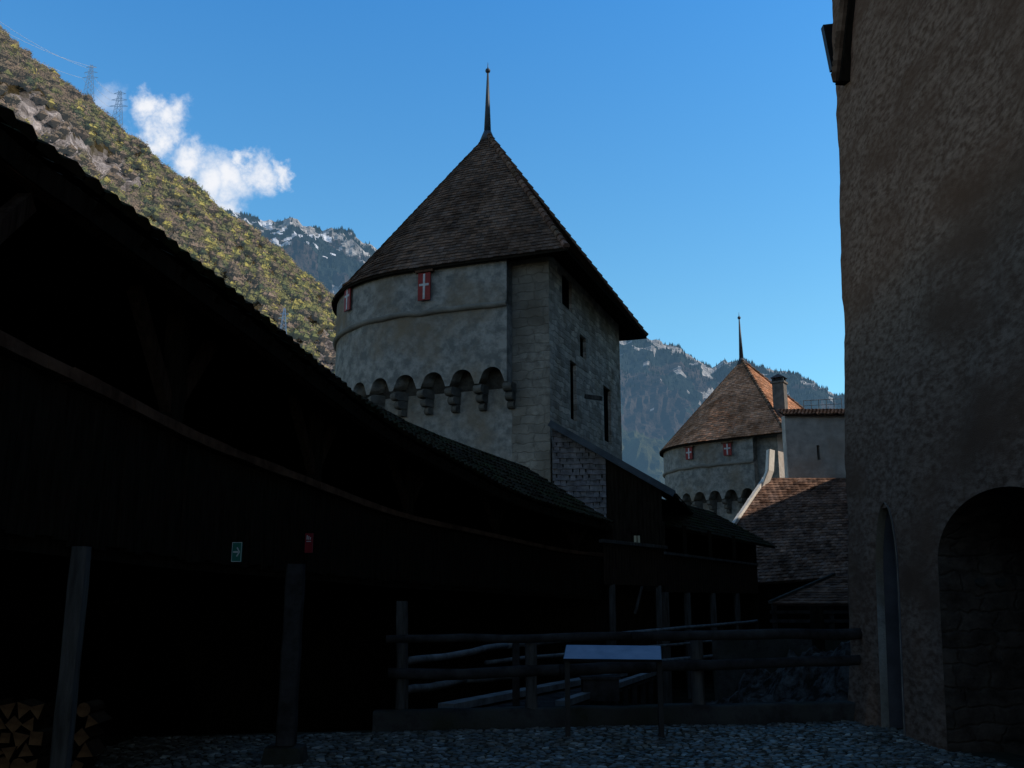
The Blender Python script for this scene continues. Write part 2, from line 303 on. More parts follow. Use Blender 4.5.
# ------------------------------------------------------------------ towers
def tower(name, label, corner, rz, sc_, zb, z_mach, z_corn, z_eave, z_apex, tilemat, shutters=(), ops=(), wallmat=('stucco', 'court', 'pierstone'), hipside=True, apx=4.15, spire_h=2.9, side_len=4.85, W=9.3, over=.72):
    root = empty(name, (corner.x, corner.y, 0), label, 'tower', rz=rz); root.scale = (1, 1, 1)
    RW = W / 2; S = side_len; p0 = 1.3; ov = .5
    def outline(off, start=p0, step=.25):
        pts = []; Rr = RW + off
        n = max(1, int((S - start) / step))
        for k in range(n): pts.append(Vector((start + (S - start) * k / n, off, 0)))
        m = int(math.pi * Rr / step)
        for k in range(m + 1):
            a = math.pi / 2 - math.pi * k / m
            pts.append(Vector((S + Rr * math.cos(a), -RW + Rr * math.sin(a), 0)))
        for k in range(1, n + 1): pts.append(Vector((S - (S - start) * k / n, -W - off, 0)))
        return pts
    zt = z_eave - .08 + (over - .53) * 1.15
    Z = Vector((0, 0, 1))
    # round body, set back below the machicolation
    mb = MB(); lo = outline(0)
    mb.sheet([[p + Z * z for p in lo] for z in [zb + (z_mach + 1 - zb) * k / 10 for k in range(11)]])
    mb.build('lower_wall', wallmat[0], root, True)
    # projecting upper storey on its arcade
    mb = MB(); C = Curve(outline(ov, step=.1)); bay = 1.06; nb = round(C.len / bay); SUB = 14
    Ci = Curve(outline(0, step=.1)); zsp = z_mach - .55
    row_b, row_t, row_i = [], [], []
    for b in range(nb):
        for k in range(SUB):
            f = k / SUB; t = (b + f) / nb; x = (f - .5) * bay / .385
            zz = zsp + (.385 * math.sqrt(max(0, 1 - x * x)) + .14 if abs(x) < 1 else 0)
            row_b.append(C(t) + Z * zz); row_t.append(C(t)); row_i.append(Ci(t) + Z * (zz + .12))
    row_b.append(C(1) + Z * zsp); row_t.append(C(1)); row_i.append(Ci(1) + Z * zsp)
    mb.sheet([row_b] + [[p + Z * z for p in row_t] for z in [z_mach + .02, z_mach + .5, (z_mach + z_corn) / 2, z_corn]])
    mb.sheet([row_i, row_b])
    for e in (0, -1):                        # returns of the projection against the pier
        p = row_t[e]; q = p.copy(); q.y += -ov - .02 if e == 0 else ov + .02
        mb.poly((p + Z * zsp, q + Z * zsp, q + Z * zt, p + Z * zt))
    mb.build('upper_wall', wallmat[0], root, True)
    mb = MB(); rc = Curve(outline(.012, step=.1)); mb.sheet([[rc(k / 120) + Z * z for k in range(121)] for z in (zsp - .12, zsp + .3, z_mach + .12)]); mb.build('arcade_shade', 'recess_shade', root, True)  # dark sheet just off the wall; shade behind the arches put in colour
    mb = MB(); up = Curve(outline(ov + .03, step=.2)); U_ = [up(k / 90) for k in range(91)]
    mb.sheet([[p + Z * z for p in U_] for z in (z_corn, (z_corn + zt) / 2, zt)])
    mb.poly((U_[0] + Z * z_corn, U_[0] + Z * zt, Vector((p0, 0, zt)), Vector((p0, 0, z_corn))))
    mb.build('attic_wall', wallmat[0], root, True)
    mb = MB(); prof = [(.02, -.11), (.10, -.09), (.14, 0), (.10, .07), (.02, .09)]
    mb.sheet([[(C(k / 90) + (C(k / 90) - Vector((max(p0, min(S, C(k / 90).x)) if abs(C(k / 90).x - p0) < 9 else S, -RW, 0))).normalized() * e + Z * (z_corn + dz + .04 * fbm((k * .3, 1, 2)))) for k in range(91)] for e, dz in prof])
    mb.build('string_course', 'quoin', root, True)
    # stepped corbels
    for b in range(nb + 1):
        t = b / nb; p = Ci(t); q = C(t); n_ = (q - p); n_.z = 0
        if n_.length < .01: n_ = Vector((0, 1, 0))
        n_.normalize(); tt = Vector((-n_.y, n_.x, 0))
        if b == nb: continue
        mb = MB()
        for lev, (dep, h, wd) in enumerate(((.50, .30, .30), (.36, .28, .26), (.20, .26, .22))):
            zt_ = zsp - sum((.30, .28, .26)[:lev]) + .004
            zc = zt_ - h / 2
            prev = None
            for j in range(7):               # rounded nose
                a = -math.pi / 2 + math.pi * j / 6
                e = dep - h / 2 + h / 2 * math.cos(a); zz = zc + h / 2 * math.sin(a) * .97
                cur = (p + n_ * e + tt * wd / 2 + Z * zz, p + n_ * e - tt * wd / 2 + Z * zz)
                if prev: mb.poly((prev[0], prev[1], cur[1], cur[0]))
                prev = cur
            for sgn in (1, -1):
                mb.poly([p - n_ * .05 + tt * wd / 2 * sgn + Z * (zc - h / 2 * .97)] + [p + n_ * (dep - h / 2 + h / 2 * math.cos(-math.pi / 2 + math.pi * j / 6)) + tt * wd / 2 * sgn + Z * (zc + h / 2 * math.sin(-math.pi / 2 + math.pi * j / 6) * .97) for j in range(7)] + [p - n_ * .05 + tt * wd / 2 * sgn + Z * (zc + h / 2 * .97)])
        mb.build('corbel', 'corbel', root)
    # straight piers and the flat court wall
    for y in (0, -W):
        mb = MB(); g = []
        for z in [zb + (zt - zb) * k / 60 for k in range(61)]:
            g.append([Vector((x, y + .02 * fbm((x * 3, z * 2.5, y)) * (1 if y == 0 else -1), z)) for x in [p0 + .02 - k * (p0 + .02) / 8 for k in range(9)]])
        mb.sheet(g); mb.build('pier', wallmat[2], root, True)
    mb = MB(); wall_open(mb, Vector((0, 0, 0)), Vector((0, -1, 0)), W, zb, zt, [o_[:4] for o_ in ops], .13, Vector((1, 0, 0)), .4)
    mb.build('court_wall', wallmat[1], root)
    for o_ in ops:
        mb = MB(); mb.poly([Vector((.12, -a, z)) for a, z in ((o_[0], o_[2]), (o_[1], o_[2]), (o_[1], o_[3]), (o_[0], o_[3]))])
        wnd = mb.build('window', 'black', root)
    # roof
    e_ = over
    base = outline(e_, start=-.85, step=.3)
    apex = Vector((apx, -RW, z_apex)); ze = z_eave - .08
    for p in base:
        if p.y < -W and p.x < S: p.y -= .75 * min(1, (S - p.x) / S)
    Cb = Curve([p + Z * ze for p in base]); Cr = Curve([base[-1] + Z * ze, base[0] + Z * ze])
    mb = MB()
    ti = lambda a, c: tuple(q * (1 + .45 * fbm((a.x * .5, a.y * .5, a.z * .5), 1, 4)) for q in c)
    tiles(mb, lambda t: Cb(1 - t), lambda t: apex, .21, .19, .035, 0, .28, ti, 1)
    tiles(mb, lambda t: Cr(1 - t), lambda t: apex, .21, .19, .035, 0, .28, ti, 1)
    roof = mb.build('roof', tilemat, root)
    mb = MB()
    full = [Cb(k / 60) for k in range(61)]; ring = full
    for a, b in zip(ring, ring[1:] + ring[:1]):
        mb.poly((a - Z * .03, b - Z * .03, apex - Z * .06))
        ia = Vector((a.x, a.y, 0)).lerp(Vector((S * .6, -RW, 0)), .17) + Z * (ze + .1); ib = Vector((b.x, b.y, 0)).lerp(Vector((S * .6, -RW, 0)), .17) + Z * (ze + .1)
        mb.poly((a - Z * .08, ia, ib, b - Z * .08)); mb.poly((a - Z * .09, b - Z * .09, b - Z * .02, a - Z * .02))
    mb.build('eaves', 'wood', root)
    for cnr in ((base[0] + Z * ze), (base[-1] + Z * ze)):
        mb = MB(); d = (apex - cnr); n = int(d.length / .36); 
        for k in range(n):
            a, b = cnr + d * (k / n), cnr + d * ((k + 1.15) / n); c = 1 + U(-.35, .35)
            mb.tube(a + Z * .05, b + Z * .01, .125, .10, 8, 1, 0, (c, c * U(.92, 1.05), c))
        mb.build('hip_tiles', 'hip', root)
    # spire
    mb = MB(); b0 = apex - Z * .35; tip = apex + Z * spire_h
    mb.tube(b0, apex + Z * .12, .34, .16, 10); mb.tube(apex + Z * .1, tip, .15, .035, 10)
    sp_ = mb.build('spire', 'zinc', root, True)
    mb = MB(); 
    for i in range(6):
        a0, a1 = math.pi * i / 6 - math.pi / 2, math.pi * (i + 1) / 6 - math.pi / 2
        mb.tube(tip + Z * .11 * math.sin(a0), tip + Z * .11 * math.sin(a1), max(.11 * math.cos(a0), .004), max(.11 * math.cos(a1), .004), 12, caps=False)
    mb.tube(tip, tip + Z * .38, .03, .008, 6); mb.build('ball_finial', 'zinc', sp_, True)
    # shutters
    for (pos, nrm, wd, hh) in shutters:
        nrm = nrm.normalized(); t = Vector((-nrm.y, nrm.x, 0)); c = pos + nrm * .05
        def slab(mb, a0, a1, z0, z1, d0, d1):
            mb.box8([c + t * a0 + nrm * d0 + Z * z0, c + t * a1 + nrm * d0 + Z * z0, c + t * a1 + nrm * d1 + Z * z0, c + t * a0 + nrm * d1 + Z * z0,
                     c + t * a0 + nrm * d0 + Z * z1, c + t * a1 + nrm * d0 + Z * z1, c + t * a1 + nrm * d1 + Z * z1, c + t * a0 + nrm * d1 + Z * z1])
        mb = MB(); slab(mb, -wd / 2, -.006, -hh / 2, hh / 2, -.02, .03); slab(mb, .006, wd / 2, -hh / 2, hh / 2, -.02, .03)
        s_ = mb.build('shutter', 'red', root)
        mb = MB(); a = wd * .085; slab(mb, -a, a, -hh * .46, hh * .46, .032, .038); slab(mb, -wd * .40, -a - .002, -a + .06, a + .06, .032, .038); slab(mb, a + .002, wd * .40, -a + .06, a + .06, .032, .038)
        mb.build('white_cross', 'white', s_)
        mb = MB(); slab(mb, -wd * .72, wd * .72, hh / 2 + .01, hh / 2 + .09, -.03, .09); mb.build('lintel', 'beam', s_)
    return root

def place(corner, ang_v):
    v = Vector((math.cos(ang_v), math.sin(ang_v), 0)); return v, Vector((-v.y, v.x, 0))
def to_local(p, corner, v, yv): q = p - corner; return Vector((q.dot(v), q.dot(yv), p.z))

# main tower
c1 = Vector((1.22, 30, 0)); av = R(159.2); v, yv = place(c1, av)
zE = P(556, 252, 29.1).z + .2
zM = P(470, 369, 30.6).z; zC = P(513, 304, 30.1).z; zA = P(486.5, 140, 36.3).z
cw = []
for (x0, x1, y0, y1) in ((562, 572, 276, 308), (580, 586, 336, 358), (570.5, 576.5, 362, 420), (604, 611, 388, 442)):
    a = to_local(hit(x0, (y0 + y1) / 2, c1, v), c1, v, yv); b = to_local(hit(x1, (y0 + y1) / 2, c1, v), c1, v, yv)
    xm = (x0 + x1) / 2; zt_, zb_ = hit(xm, y0, c1, v).z, hit(xm, y1, c1, v).z
    cw.append((-a.y, -b.y, zb_, zt_))
sh = []
q = to_local(hit(425, 287, c1 + yv * .59, yv), c1, v, yv); sh.append((q, Vector((0, 1, 0)), .46, .98))
best = None
for k in range(400):
    a = math.pi / 2 - math.pi * k / 400; pl = Vector((4.85 + 5.22 * math.cos(a), -4.65 + 5.22 * math.sin(a), 0)); pw = c1 + v * pl.x + yv * pl.y
    pw.z = 11.5; e = abs(proj(pw)[0] - 348)
    if k < 185 and (best is None or e < best[0]): best = (e, pl, a, pw)
pl = best[1].copy(); pl.z = P(348, 298, best[3].y).z; sh.append((pl, Vector((math.cos(best[2]), math.sin(best[2]), 0)), .46, .98))
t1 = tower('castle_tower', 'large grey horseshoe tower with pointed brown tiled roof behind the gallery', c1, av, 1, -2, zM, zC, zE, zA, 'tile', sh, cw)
mb = MB(); p = hit(577, 397, c1, v); mb.beam(p - v * .3, p + v * -.9 + Vector((0, 0, -.12)), .16, .14)
o = mb.build('jetty_beam', 'post', None); o.parent = t1; o.matrix_parent_inverse = (Matrix.Translation(c1) @ Matrix.Rotation(av, 4, 'Z')).inverted()

# far tower
c2 = Vector((15.4, 54.5, 0)); av2 = R(140); v2, yv2 = place(c2, av2)
fsh = []
for (px, py) in ((690, 453.5), (728, 449.5)):
    best = None
    for k in range(400):
        tt = k / 400
        if tt < .5: pl = Vector((1.3 + 4 * tt * 1.6, .6, 0)); nn = Vector((0, 1, 0)); 
        else: a = math.pi / 2 - math.pi * (tt - .5) * 2 * .6; pl = Vector((4.5 + 5.05 * math.cos(a), -4.45 + 5.05 * math.sin(a), 0)); nn = Vector((math.cos(a), math.sin(a), 0))
        pw = c2 + v2 * pl.x + yv2 * pl.y; pw.z = 10; e = abs(proj(pw)[0] - px)
        if best is None or e < best[0]: best = (e, pl, nn, pw)
    pl = best[1].copy(); pl.z = P(px, py, best[3].y).z; fsh.append((pl, best[2], .52, .72))
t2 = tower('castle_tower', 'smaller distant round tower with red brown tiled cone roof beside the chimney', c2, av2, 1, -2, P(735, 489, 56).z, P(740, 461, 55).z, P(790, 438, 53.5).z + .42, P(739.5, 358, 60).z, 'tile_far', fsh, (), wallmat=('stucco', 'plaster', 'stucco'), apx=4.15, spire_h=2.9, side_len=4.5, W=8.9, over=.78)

# ------------------------------------------------------------------ left covered gallery
Hn = [Vector((-2.85, -4, 3.0)), Vector((-2.82, 1.5, 3.0)), P(0, 342, 5.2), P(100, 390, 6.4), P(200, 440, 8.4), P(300, 479, 11.1), P(400, 515, 15.4), P(485, 534, 19.2), P(560, 550, 23.6), P(603, 555, 25.2)]
En = [Vector((-2.75, -4, 4.25)), Vector((-2.74, 1.5, 4.24)), P(0, 115, 5.08), P(96, 191, 6.0), P(238, 303, 8.3), P(332, 380, 11.1), P(398, 430, 14), P(470, 470, 17.2), P(532, 500, 20.6), P(613, 524, 25.6)]
H = Curve(resample(Hn, 160)); E = Curve(resample(En, 160))
def left_off(C_, d, dz=0, n=160):
    out = []
    for k in range(n + 1):
        a, b = C_(max(k / n - .02, 0)), C_(min(k / n + .02, 1)); dr = b - a; dr.z = 0; dr.normalize()
        out.append(C_(k / n) + Vector((-dr.y, dr.x, 0)) * d + Vector((0, 0, dz)))
    return Curve(out)
gal = empty('covered_gallery', (-2.8, 8, 0), 'long dark timber gallery with tiled roof curving along the left side', 'gallery')
def gpart(mb, name, m, smooth=False, par=None):
    o = mb.build(name, m, None, smooth); par = par or gal
    o.parent = par; o.matrix_parent_inverse = Matrix.Translation(-Vector(par.location)); return o
Z = Vector((0, 0, 1))
RG = left_off(E, 2.7, 1.72)
mb = MB(); tiles(mb, lambda t: E(t), lambda t: RG(t), .215, .3, .045, .035, .3, None, 1)
gpart(mb, 'roof', 'tile_moss')
mb = MB(); n = 120
e1 = left_off(E, .03, -.045, n); r1 = left_off(E, 2.7, 1.66, n)
mb.sheet([[e1.p[k] for k in range(n + 1)], [r1.p[k] for k in range(n + 1)]]); mb.sheet([[e1.p[k] for k in range(n + 1)], [e1.p[k] - Z * .16 for k in range(n + 1)]])
mb.sheet([[r1.p[k] for k in range(n + 1)], [left_off(E, 3.0, -6, n).p[k] for k in range(n + 1)]])
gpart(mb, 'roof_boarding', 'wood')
mb = MB(); ln = E.len; k = .2
while k < ln - .1:
    a = left_off(E, .05, -.11, 4) if False else None
    t = k / ln; p = E(t); d = E(min(t + .01, 1)) - E(max(t - .01, 0)); d.z = 0; d.normalize(); o_ = Vector((-d.y, d.x, 0))
    mb.beam(p + o_ * .02 - Z * .12, p + o_ * 2.65 + Z * 1.58, .1, .12); k += .62
gpart(mb, 'rafters', 'wood')
mb = MB()
for k in range(60): mb.beam(E(k / 60) - Z * .13 + Vector((-.12, 0, 0)), E((k + 1) / 60) - Z * .13 + Vector((-.12, 0, 0)), .09, .14)
gpart(mb, 'wall_plate', 'beam')
mb = MB()
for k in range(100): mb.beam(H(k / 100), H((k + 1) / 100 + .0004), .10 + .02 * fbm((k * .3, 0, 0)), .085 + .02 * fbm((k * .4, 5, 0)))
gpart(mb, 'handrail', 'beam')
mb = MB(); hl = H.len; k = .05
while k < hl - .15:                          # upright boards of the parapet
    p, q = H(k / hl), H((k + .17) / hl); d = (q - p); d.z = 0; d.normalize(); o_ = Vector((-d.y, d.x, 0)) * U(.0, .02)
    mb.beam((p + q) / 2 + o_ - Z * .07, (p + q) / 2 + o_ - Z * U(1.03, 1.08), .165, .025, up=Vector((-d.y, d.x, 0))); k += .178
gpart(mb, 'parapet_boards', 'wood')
mb = MB(); ih = left_off(H, .03, 0, 60); bk = left_off(H, 2.5, 0, 60)
mb.sheet([[p - Z * 1.0 for p in ih.p], [p - Z * 1.0 for p in bk.p]]); mb.sheet([[p - Z * 1.14 for p in ih.p], [p - Z * 1.14 for p in bk.p]]); mb.sheet([[p - Z * 1.0 for p in ih.p], [p - Z * 1.14 for p in ih.p]])
gpart(mb, 'gallery_floor', 'wood')
mb = MB(); a_, b_ = E(1), RG(1); mb.poly([a_ - Z * .12, b_ - Z * .2, b_ - Z * 7, Vector((a_.x, a_.y, -1.45))]); gpart(mb, 'end_wall', 'wood')
for k, tt in enumerate((.02, .16, .29, .40, .53, .67, .81, .97)):
    p = H(tt); te = min(range(161), key=lambda j: (Vector(E(j / 160).xy) - Vector(p.xy)).length) / 160
    mb = MB(); a = left_off(H, .1, 0, 4) ; mb.beam(Vector((p.x - .14, p.y, p.z - 1.1)), Vector((p.x - .14, p.y, E(te).z + .02)), .16, .16)
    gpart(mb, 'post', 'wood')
    for sg in (-1, 1):
        d = (H(min(tt + .02, 1)) - H(max(tt - .02, 0))); d.z = 0; d.normalize()
        b0 = Vector((p.x - .16, p.y, p.z + .18)); mb = MB(); mb.beam(b0, b0 + d * .85 * sg + Z * .85, .09, .12); gpart(mb, 'brace', 'board')
# curtain wall behind
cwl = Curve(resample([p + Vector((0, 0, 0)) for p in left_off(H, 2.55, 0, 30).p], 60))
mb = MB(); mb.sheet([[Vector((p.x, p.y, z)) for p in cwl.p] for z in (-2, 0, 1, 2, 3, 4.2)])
tag(mb.build('curtain_wall', 'dark_rubble', None, True), 'dark rubble wall behind the long gallery on the left', 'wall')

# ground floor posts of the gallery
def post_thing(p0, p1, r, label, cat='post', stone=None, name='timber_post', group=None, m='post'):
    root = empty(name, (p0.x, p0.y, p0.z), label, cat, group)
    mb = MB(); q = p1 - p0; n = 9; prev = None; w0 = r
    rows = []
    for k in range(n):
        t = k / (n - 1); c = q * t; wv = w0 * (1 + .05 * math.sin(k * 2.1))
        rows.append([c + Vector((dx * wv, dy * wv, 0)) for dx, dy in ((-.8, -1), (.8, -1), (1, -.8), (1, .8), (.8, 1), (-.8, 1), (-1, .8), (-1, -.8), (-.8, -1))])
    mb.sheet(rows); mb.build('shaft', m, root)
    if stone:
        mb = MB(); s = stone; g = []
        for k in range(4):
            z = -.01 - s * .8 + s * .8 * k / 3; gr = s * (1.06 - .05 * k)
            g.append([Vector((math.cos(a) * gr * (1 / max(abs(math.cos(a)), abs(math.sin(a)))) ** .8 + .02 * fbm((k, a, 1)), math.sin(a) * gr * (1 / max(abs(math.cos(a)), abs(math.sin(a)))) ** .8, z)) for a in [2 * math.pi * j / 24 for j in range(25)]])
        mb.sheet(g); mb.poly([p for p in g[-1][:-1]]); mb.build('stone_base', 'stone', root)
    return root
post_thing(Vector((-2.57, 5.75, 0)), Vector((-2.57, 5.75, 1.9)), .046, 'slim weathered timber post beside the firewood, under the gallery', stone=.14)
b = P(285, 742, 10.0); post_thing(Vector((b.x, 10.05, .17)), Vector((b.x - .02, 10.2, 1.95)), .088, 'weathered timber post standing on a pale stone block', stone=.2, m='rail')
post_thing(Vector((-1.38, 12.75, -.4)), P(402, 601, 12.75), .07, 'upright grey post rising above the left end of the log fence')

# firewood
def logs(px0, px1, Y, top, label, group):
    x0, x1 = P(px0, 700, Y).x, P(px1, 700, Y).x; z = .06; row = 0
    while z < top:
        x = x0 + (.05 if row % 2 else 0) + .03
        while x < x1:
            r = U(.042, .058); kind = random.choice((3, 4, 3, 10)); a0 = rnd() * 6.3; L_ = U(.2, .24)
            mb = MB(); yj = U(-.03, .03)
            ring = [(r * math.cos(a0 + 2 * math.pi * j / kind) * (1.15 if kind == 3 else 1), r * math.sin(a0 + 2 * math.pi * j / kind) * (1.15 if kind == 3 else 1)) for j in range(kind)]
            A = [mb.pt((a, 0, b)) for a, b in ring]; B = [mb.pt((a * .97, L_, b * .97)) for a, b in ring]
            mb.m = 0; mb.face(A); mb.face(B[::-1]); mb.m = 1
            for j in range(kind): mb.face((A[j], B[j], B[(j + 1) % kind], A[(j + 1) % kind]))
            o = mb.build('firewood_log', ['logend', 'bark']); o.location = (x, Y + yj, z + U(-.01, .01)); tag(o, label, 'firewood', group)
            x += .1
        z += .085; row += 1
logs(79, 98, 6.35, .95, 'split log in the narrow firewood stack right of the slim post', 'firewood logs right of the slim post')
logs(-12, 40, 6.35, .92, 'split log in the firewood stack at the lower left corner', 'firewood logs left of the slim post')

# signs on the gallery
def on_rail(px):
    return min((H(k / 600) for k in range(150, 600)), key=lambda p: abs(proj(p)[0] - px))
def sign(px, py, wpx, hpx, name, label, m):
    p = on_rail(px); q = P(px, py, p.y - .12); s = q.y / F
    root = empty(name, q, label, 'sign'); root.rotation_euler.z = R(-8)
    mb = MB(); w_, h_ = wpx * s / 2, hpx * s / 2; mb.box(-w_, w_, -.008, .008, -h_, h_); mb.build('plate', m, root)
    return root, w_, h_
g, w_, h_ = sign(237, 552, 10, 19, 'exit_sign', 'green sign with white arrow pointing right under the gallery', 'green')
mb = MB(); mb.box(-w_, w_, -.011, -.009, h_ * .93, h_); mb.box(-w_, w_, -.011, -.009, -h_, -h_ * .93); mb.box(w_ * .9, w_, -.011, -.009, -h_ * .92, h_ * .92); mb.box(-w_, -w_ * .9, -.011, -.009, -h_ * .92, h_ * .92); mb.build('border', 'signwhite', g)
mb = MB(); y = -.012; t = h_ * .09
mb.poly([(-w_ * .7, y, -t), (w_ * .35, y, -t), (w_ * .35, y, t), (-w_ * .7, y, t)])
for sg in (1, -1): mb.poly([(w_ * .75, y - .001, 0), (w_ * .75 - t * 1.6, y - .001, 0), (w_ * -.05, y - .001, sg * h_ * .42), (w_ * .2, y - .001, sg * h_ * .5)])
mb.build('arrow', 'signwhite', g)
g, w_, h_ = sign(309, 543, 8, 19, 'fire_sign', 'small red fire safety sign with white symbols under the gallery', 'signred')
mb = MB(); y = -.012
for i in range(3): mb.poly([(-w_ * .6 + i * w_ * .42, y, h_ * .35), (-w_ * .35 + i * w_ * .42, y, h_ * .35), (-w_ * .3 + i * w_ * .42, y, h_ * (.8 - .1 * i)), (-w_ * .55 + i * w_ * .42, y, h_ * (.8 - .1 * i))])
mb.poly([(-w_ * .6, y, h_ * .12), (w_ * .6, y, h_ * .12), (w_ * .6, y, h_ * .2), (-w_ * .6, y, h_ * .2)]); mb.build('symbol', 'signwhite', g)

# ------------------------------------------------------------------ shingled annex against the tower
ann = empty('stair_annex', (3, 29, 0), 'timber lean-to with silver shingled front against the large tower', 'lean-to')
Yf = 29.3
def apart(mb, name, m, s=False): return gpart(mb, name, m, s, ann)
TL, TR = P(549, 421, Yf - .35), P(674, 492, Yf - .35)
sl_ = (TR.z - TL.z) / (TR.x - TL.x); ztop = lambda x: TL.z + (x - TL.x) * sl_
x0, x1, x2 = 1.25, P(606, 470, Yf).x, P(662, 500, Yf).x
mb = MB(); bc = Curve([Vector((x0, Yf, 2.6)), Vector((x1, Yf, 2.6))]); 
rows = 26
for r in range(rows):
    z0 = 2.6 + r * .17
    x = x0 + (.1 if r % 2 else 0) - .15
    while x < x1:
        a, b_ = max(x, x0), min(x + .2 * U(.8, 1.1), x1 - .01); zm = ztop((a + b_) / 2) - .12
        if z0 < zm and b_ - a > .02:
            z1 = min(z0 + .25, zm + .05); k = U(.78, 1.15); c = (k, k, k * U(.98, 1.05)); ly = U(.05, .08); j = U(-.02, .02)
            mb.poly([(a + .006, Yf - ly, z0 + j), (b_ - .006, Yf - ly, z0 + j), (b_ - .006, Yf - .002, z1), (a + .006, Yf - .002, z1)], c)
            mb.poly([(a + .006, Yf, z0 + j), (b_ - .006, Yf, z0 + j), (b_ - .006, Yf - ly, z0 + j), (a + .006, Yf - ly, z0 + j)], (.12, .12, .12))
        x += .2
mb.poly([(x0, Yf + .005, 2.0), (x1, Yf + .005, 2.0), (x1, Yf + .005, ztop(x1) - .08), (x0, Yf + .005, ztop(x0) - .08)], (.25, .25, .25))
apart(mb, 'shingled_wall', 'shingle')
mb = MB()
for k in range(14):
    a = x1 + .01 + (x2 - x1) * k / 14; b_ = x1 + (x2 - x1) * (k + 1) / 14 - .01
    mb.poly([(a, Yf + U(0, .01), -1.5), (b_, Yf, -1.5), (b_, Yf, ztop(b_) - .1), (a, Yf + .005, ztop(a) - .1)])
mb.poly([(x0, Yf + .02, -1.5), (x2, Yf + .02, -1.5), (x2, Yf + .02, ztop(x2) - .1), (x0, Yf + .02, ztop(x0) - .1)])
mb.poly([(x2, Yf, -1.5), (x2, 38.5, -1.5), (x2, 38.5, ztop(x2) - .1), (x2, Yf, ztop(x2) - .1)])
apart(mb, 'boarded_wall', 'wood')
mb = MB(); a = Vector((TR.x, Yf - .35, TR.z)); b_ = Vector((TR.x + 2.6, 39, TR.z)); c_ = Vector((TL.x, Yf - .35, TL.z)); d_ = Vector((TL.x + 3.2, 39, TL.z))
tiles(mb, lambda t: a.lerp(b_, t), lambda t: c_.lerp(d_, t), .22, .3, .04, 0, .3, None, 1)
mb.poly([a - Z * .05, b_ - Z * .05, d_ - Z * .05, c_ - Z * .05]); apart(mb, 'roof', 'tile_moss')
mb = MB(); mb.beam(c_ - Z * .06 + Vector((0, -.03, 0)), a - Z * .06 + Vector((0, -.03, 0)), .05, .2); apart(mb, 'bargeboard', 'zinc')
q = P(637, 541, Yf - .02)
mb = MB(); mb.box(q.x - .09, q.x + .09, Yf - .03, Yf - .018, q.z - .14, q.z + .16); wn_ = apart(mb, 'window', 'pane')
mb = MB(); mb.box(-.012, .012, Yf - .05, Yf - .031, 0, .3); mb.v = [(a_ + q.x, b2, c2_ + q.z - .14) for a_, b2, c2_ in mb.v]; apart(mb, 'glazing_bar', 'wood')
# boarded bay in front
bay = empty('boarded_balcony', (3.4, 25, 2), 'board fronted balcony under the shingled lean-to', 'balcony')
A, B = P(603, 540, 24.6), P(664, 551, 27.8); A.z = B.z = (A.z + B.z) / 2
mb = MB(); n = 22
for k in range(n):
    p, q = A.lerp(B, (k + .04) / n), A.lerp(B, (k + .96) / n); mb.poly([p - Z * 1.05, q - Z * 1.05, q, p]); 
mb.poly([A - Z * 1.03, B - Z * 1.03, B + Vector((-.8, 3, -1.03)), A + Vector((-1.2, 3, -1.03))]); gpart(mb, 'boards', 'board', par=bay)
mb = MB(); mb.beam(A + Vector((-.05, -.05, .04)), B + Vector((.05, 0, .04)), .14, .09); gpart(mb, 'handrail', 'post', par=bay)
for t in (.12, .88):
    p = A.lerp(B, t); mb = MB(); mb.beam(Vector((p.x, p.y + .1, -1.4)), p - Z * 1.04 + Vector((0, .1, 0)), .16, .16); gpart(mb, 'post', 'post', par=bay)
p = A.lerp(B, .5); mb = MB(); mb.beam(p + Vector((-.05, .1, -1.8)), p + Vector((.16, .1, -1.07)), .07, .07); gpart(mb, 'brace', 'post', par=bay)

# second gallery beyond the annex
g2 = empty('covered_gallery', (8, 35, 0), 'distant open timber gallery on posts between the lean-to and the far roofs', 'gallery')
A, B = P(664, 554, 28.5), P(757, 566, 38.5); B.z = A.z
EA, EB = P(664, 526, 30.6), P(777, 548, 40)
dr = (B - A); dr.z = 0; dr.normalize(); ol = Vector((-dr.y, dr.x, 0))
mb = MB(); tiles(mb, lambda t: EA.lerp(EB, t), lambda t: (EA + ol * 2.8 + Z * 1.65).lerp(EB + ol * 2.8 + Z * 1.65, t), .22, .3, .04, .02, .3)
mb.poly([EA - Z * .05, EB - Z * .05, EB + ol * 2.8 + Z * 1.6, EA + ol * 2.8 + Z * 1.6]); mb.poly([EA + ol * 2.8 + Z * 1.6, EB + ol * 2.8 + Z * 1.6, EB + ol * 2.8 - Z * 5, EA + ol * 2.8 - Z * 5]); gpart(mb, 'roof', 'tile_moss', par=g2)
mb = MB(); n = 44
for k in range(n):
    p, q = A.lerp(B, (k + .05) / n), A.lerp(B, (k + .95) / n); mb.poly([p - Z * 1.1, q - Z * 1.1, q, p])
mb.poly([A - Z * 1.08, B - Z * 1.08, B + ol * 2.6 - Z * 1.08, A + ol * 2.6 - Z * 1.08]); gpart(mb, 'parapet_boards', 'board', par=g2)
mb = MB(); mb.beam(A + Z * .03, B + Z * .03, .12, .08); gpart(mb, 'handrail', 'post', par=g2)
mb = MB(); mb.poly([Vector((B.x, B.y, -1.4)), Vector((B.x, B.y, 3.7)), Vector((B.x, B.y, 5.2)) + ol * 2.7, Vector((B.x, B.y, -1.4)) + ol * 2.7]); gpart(mb, 'end_wall', 'wood', par=g2)
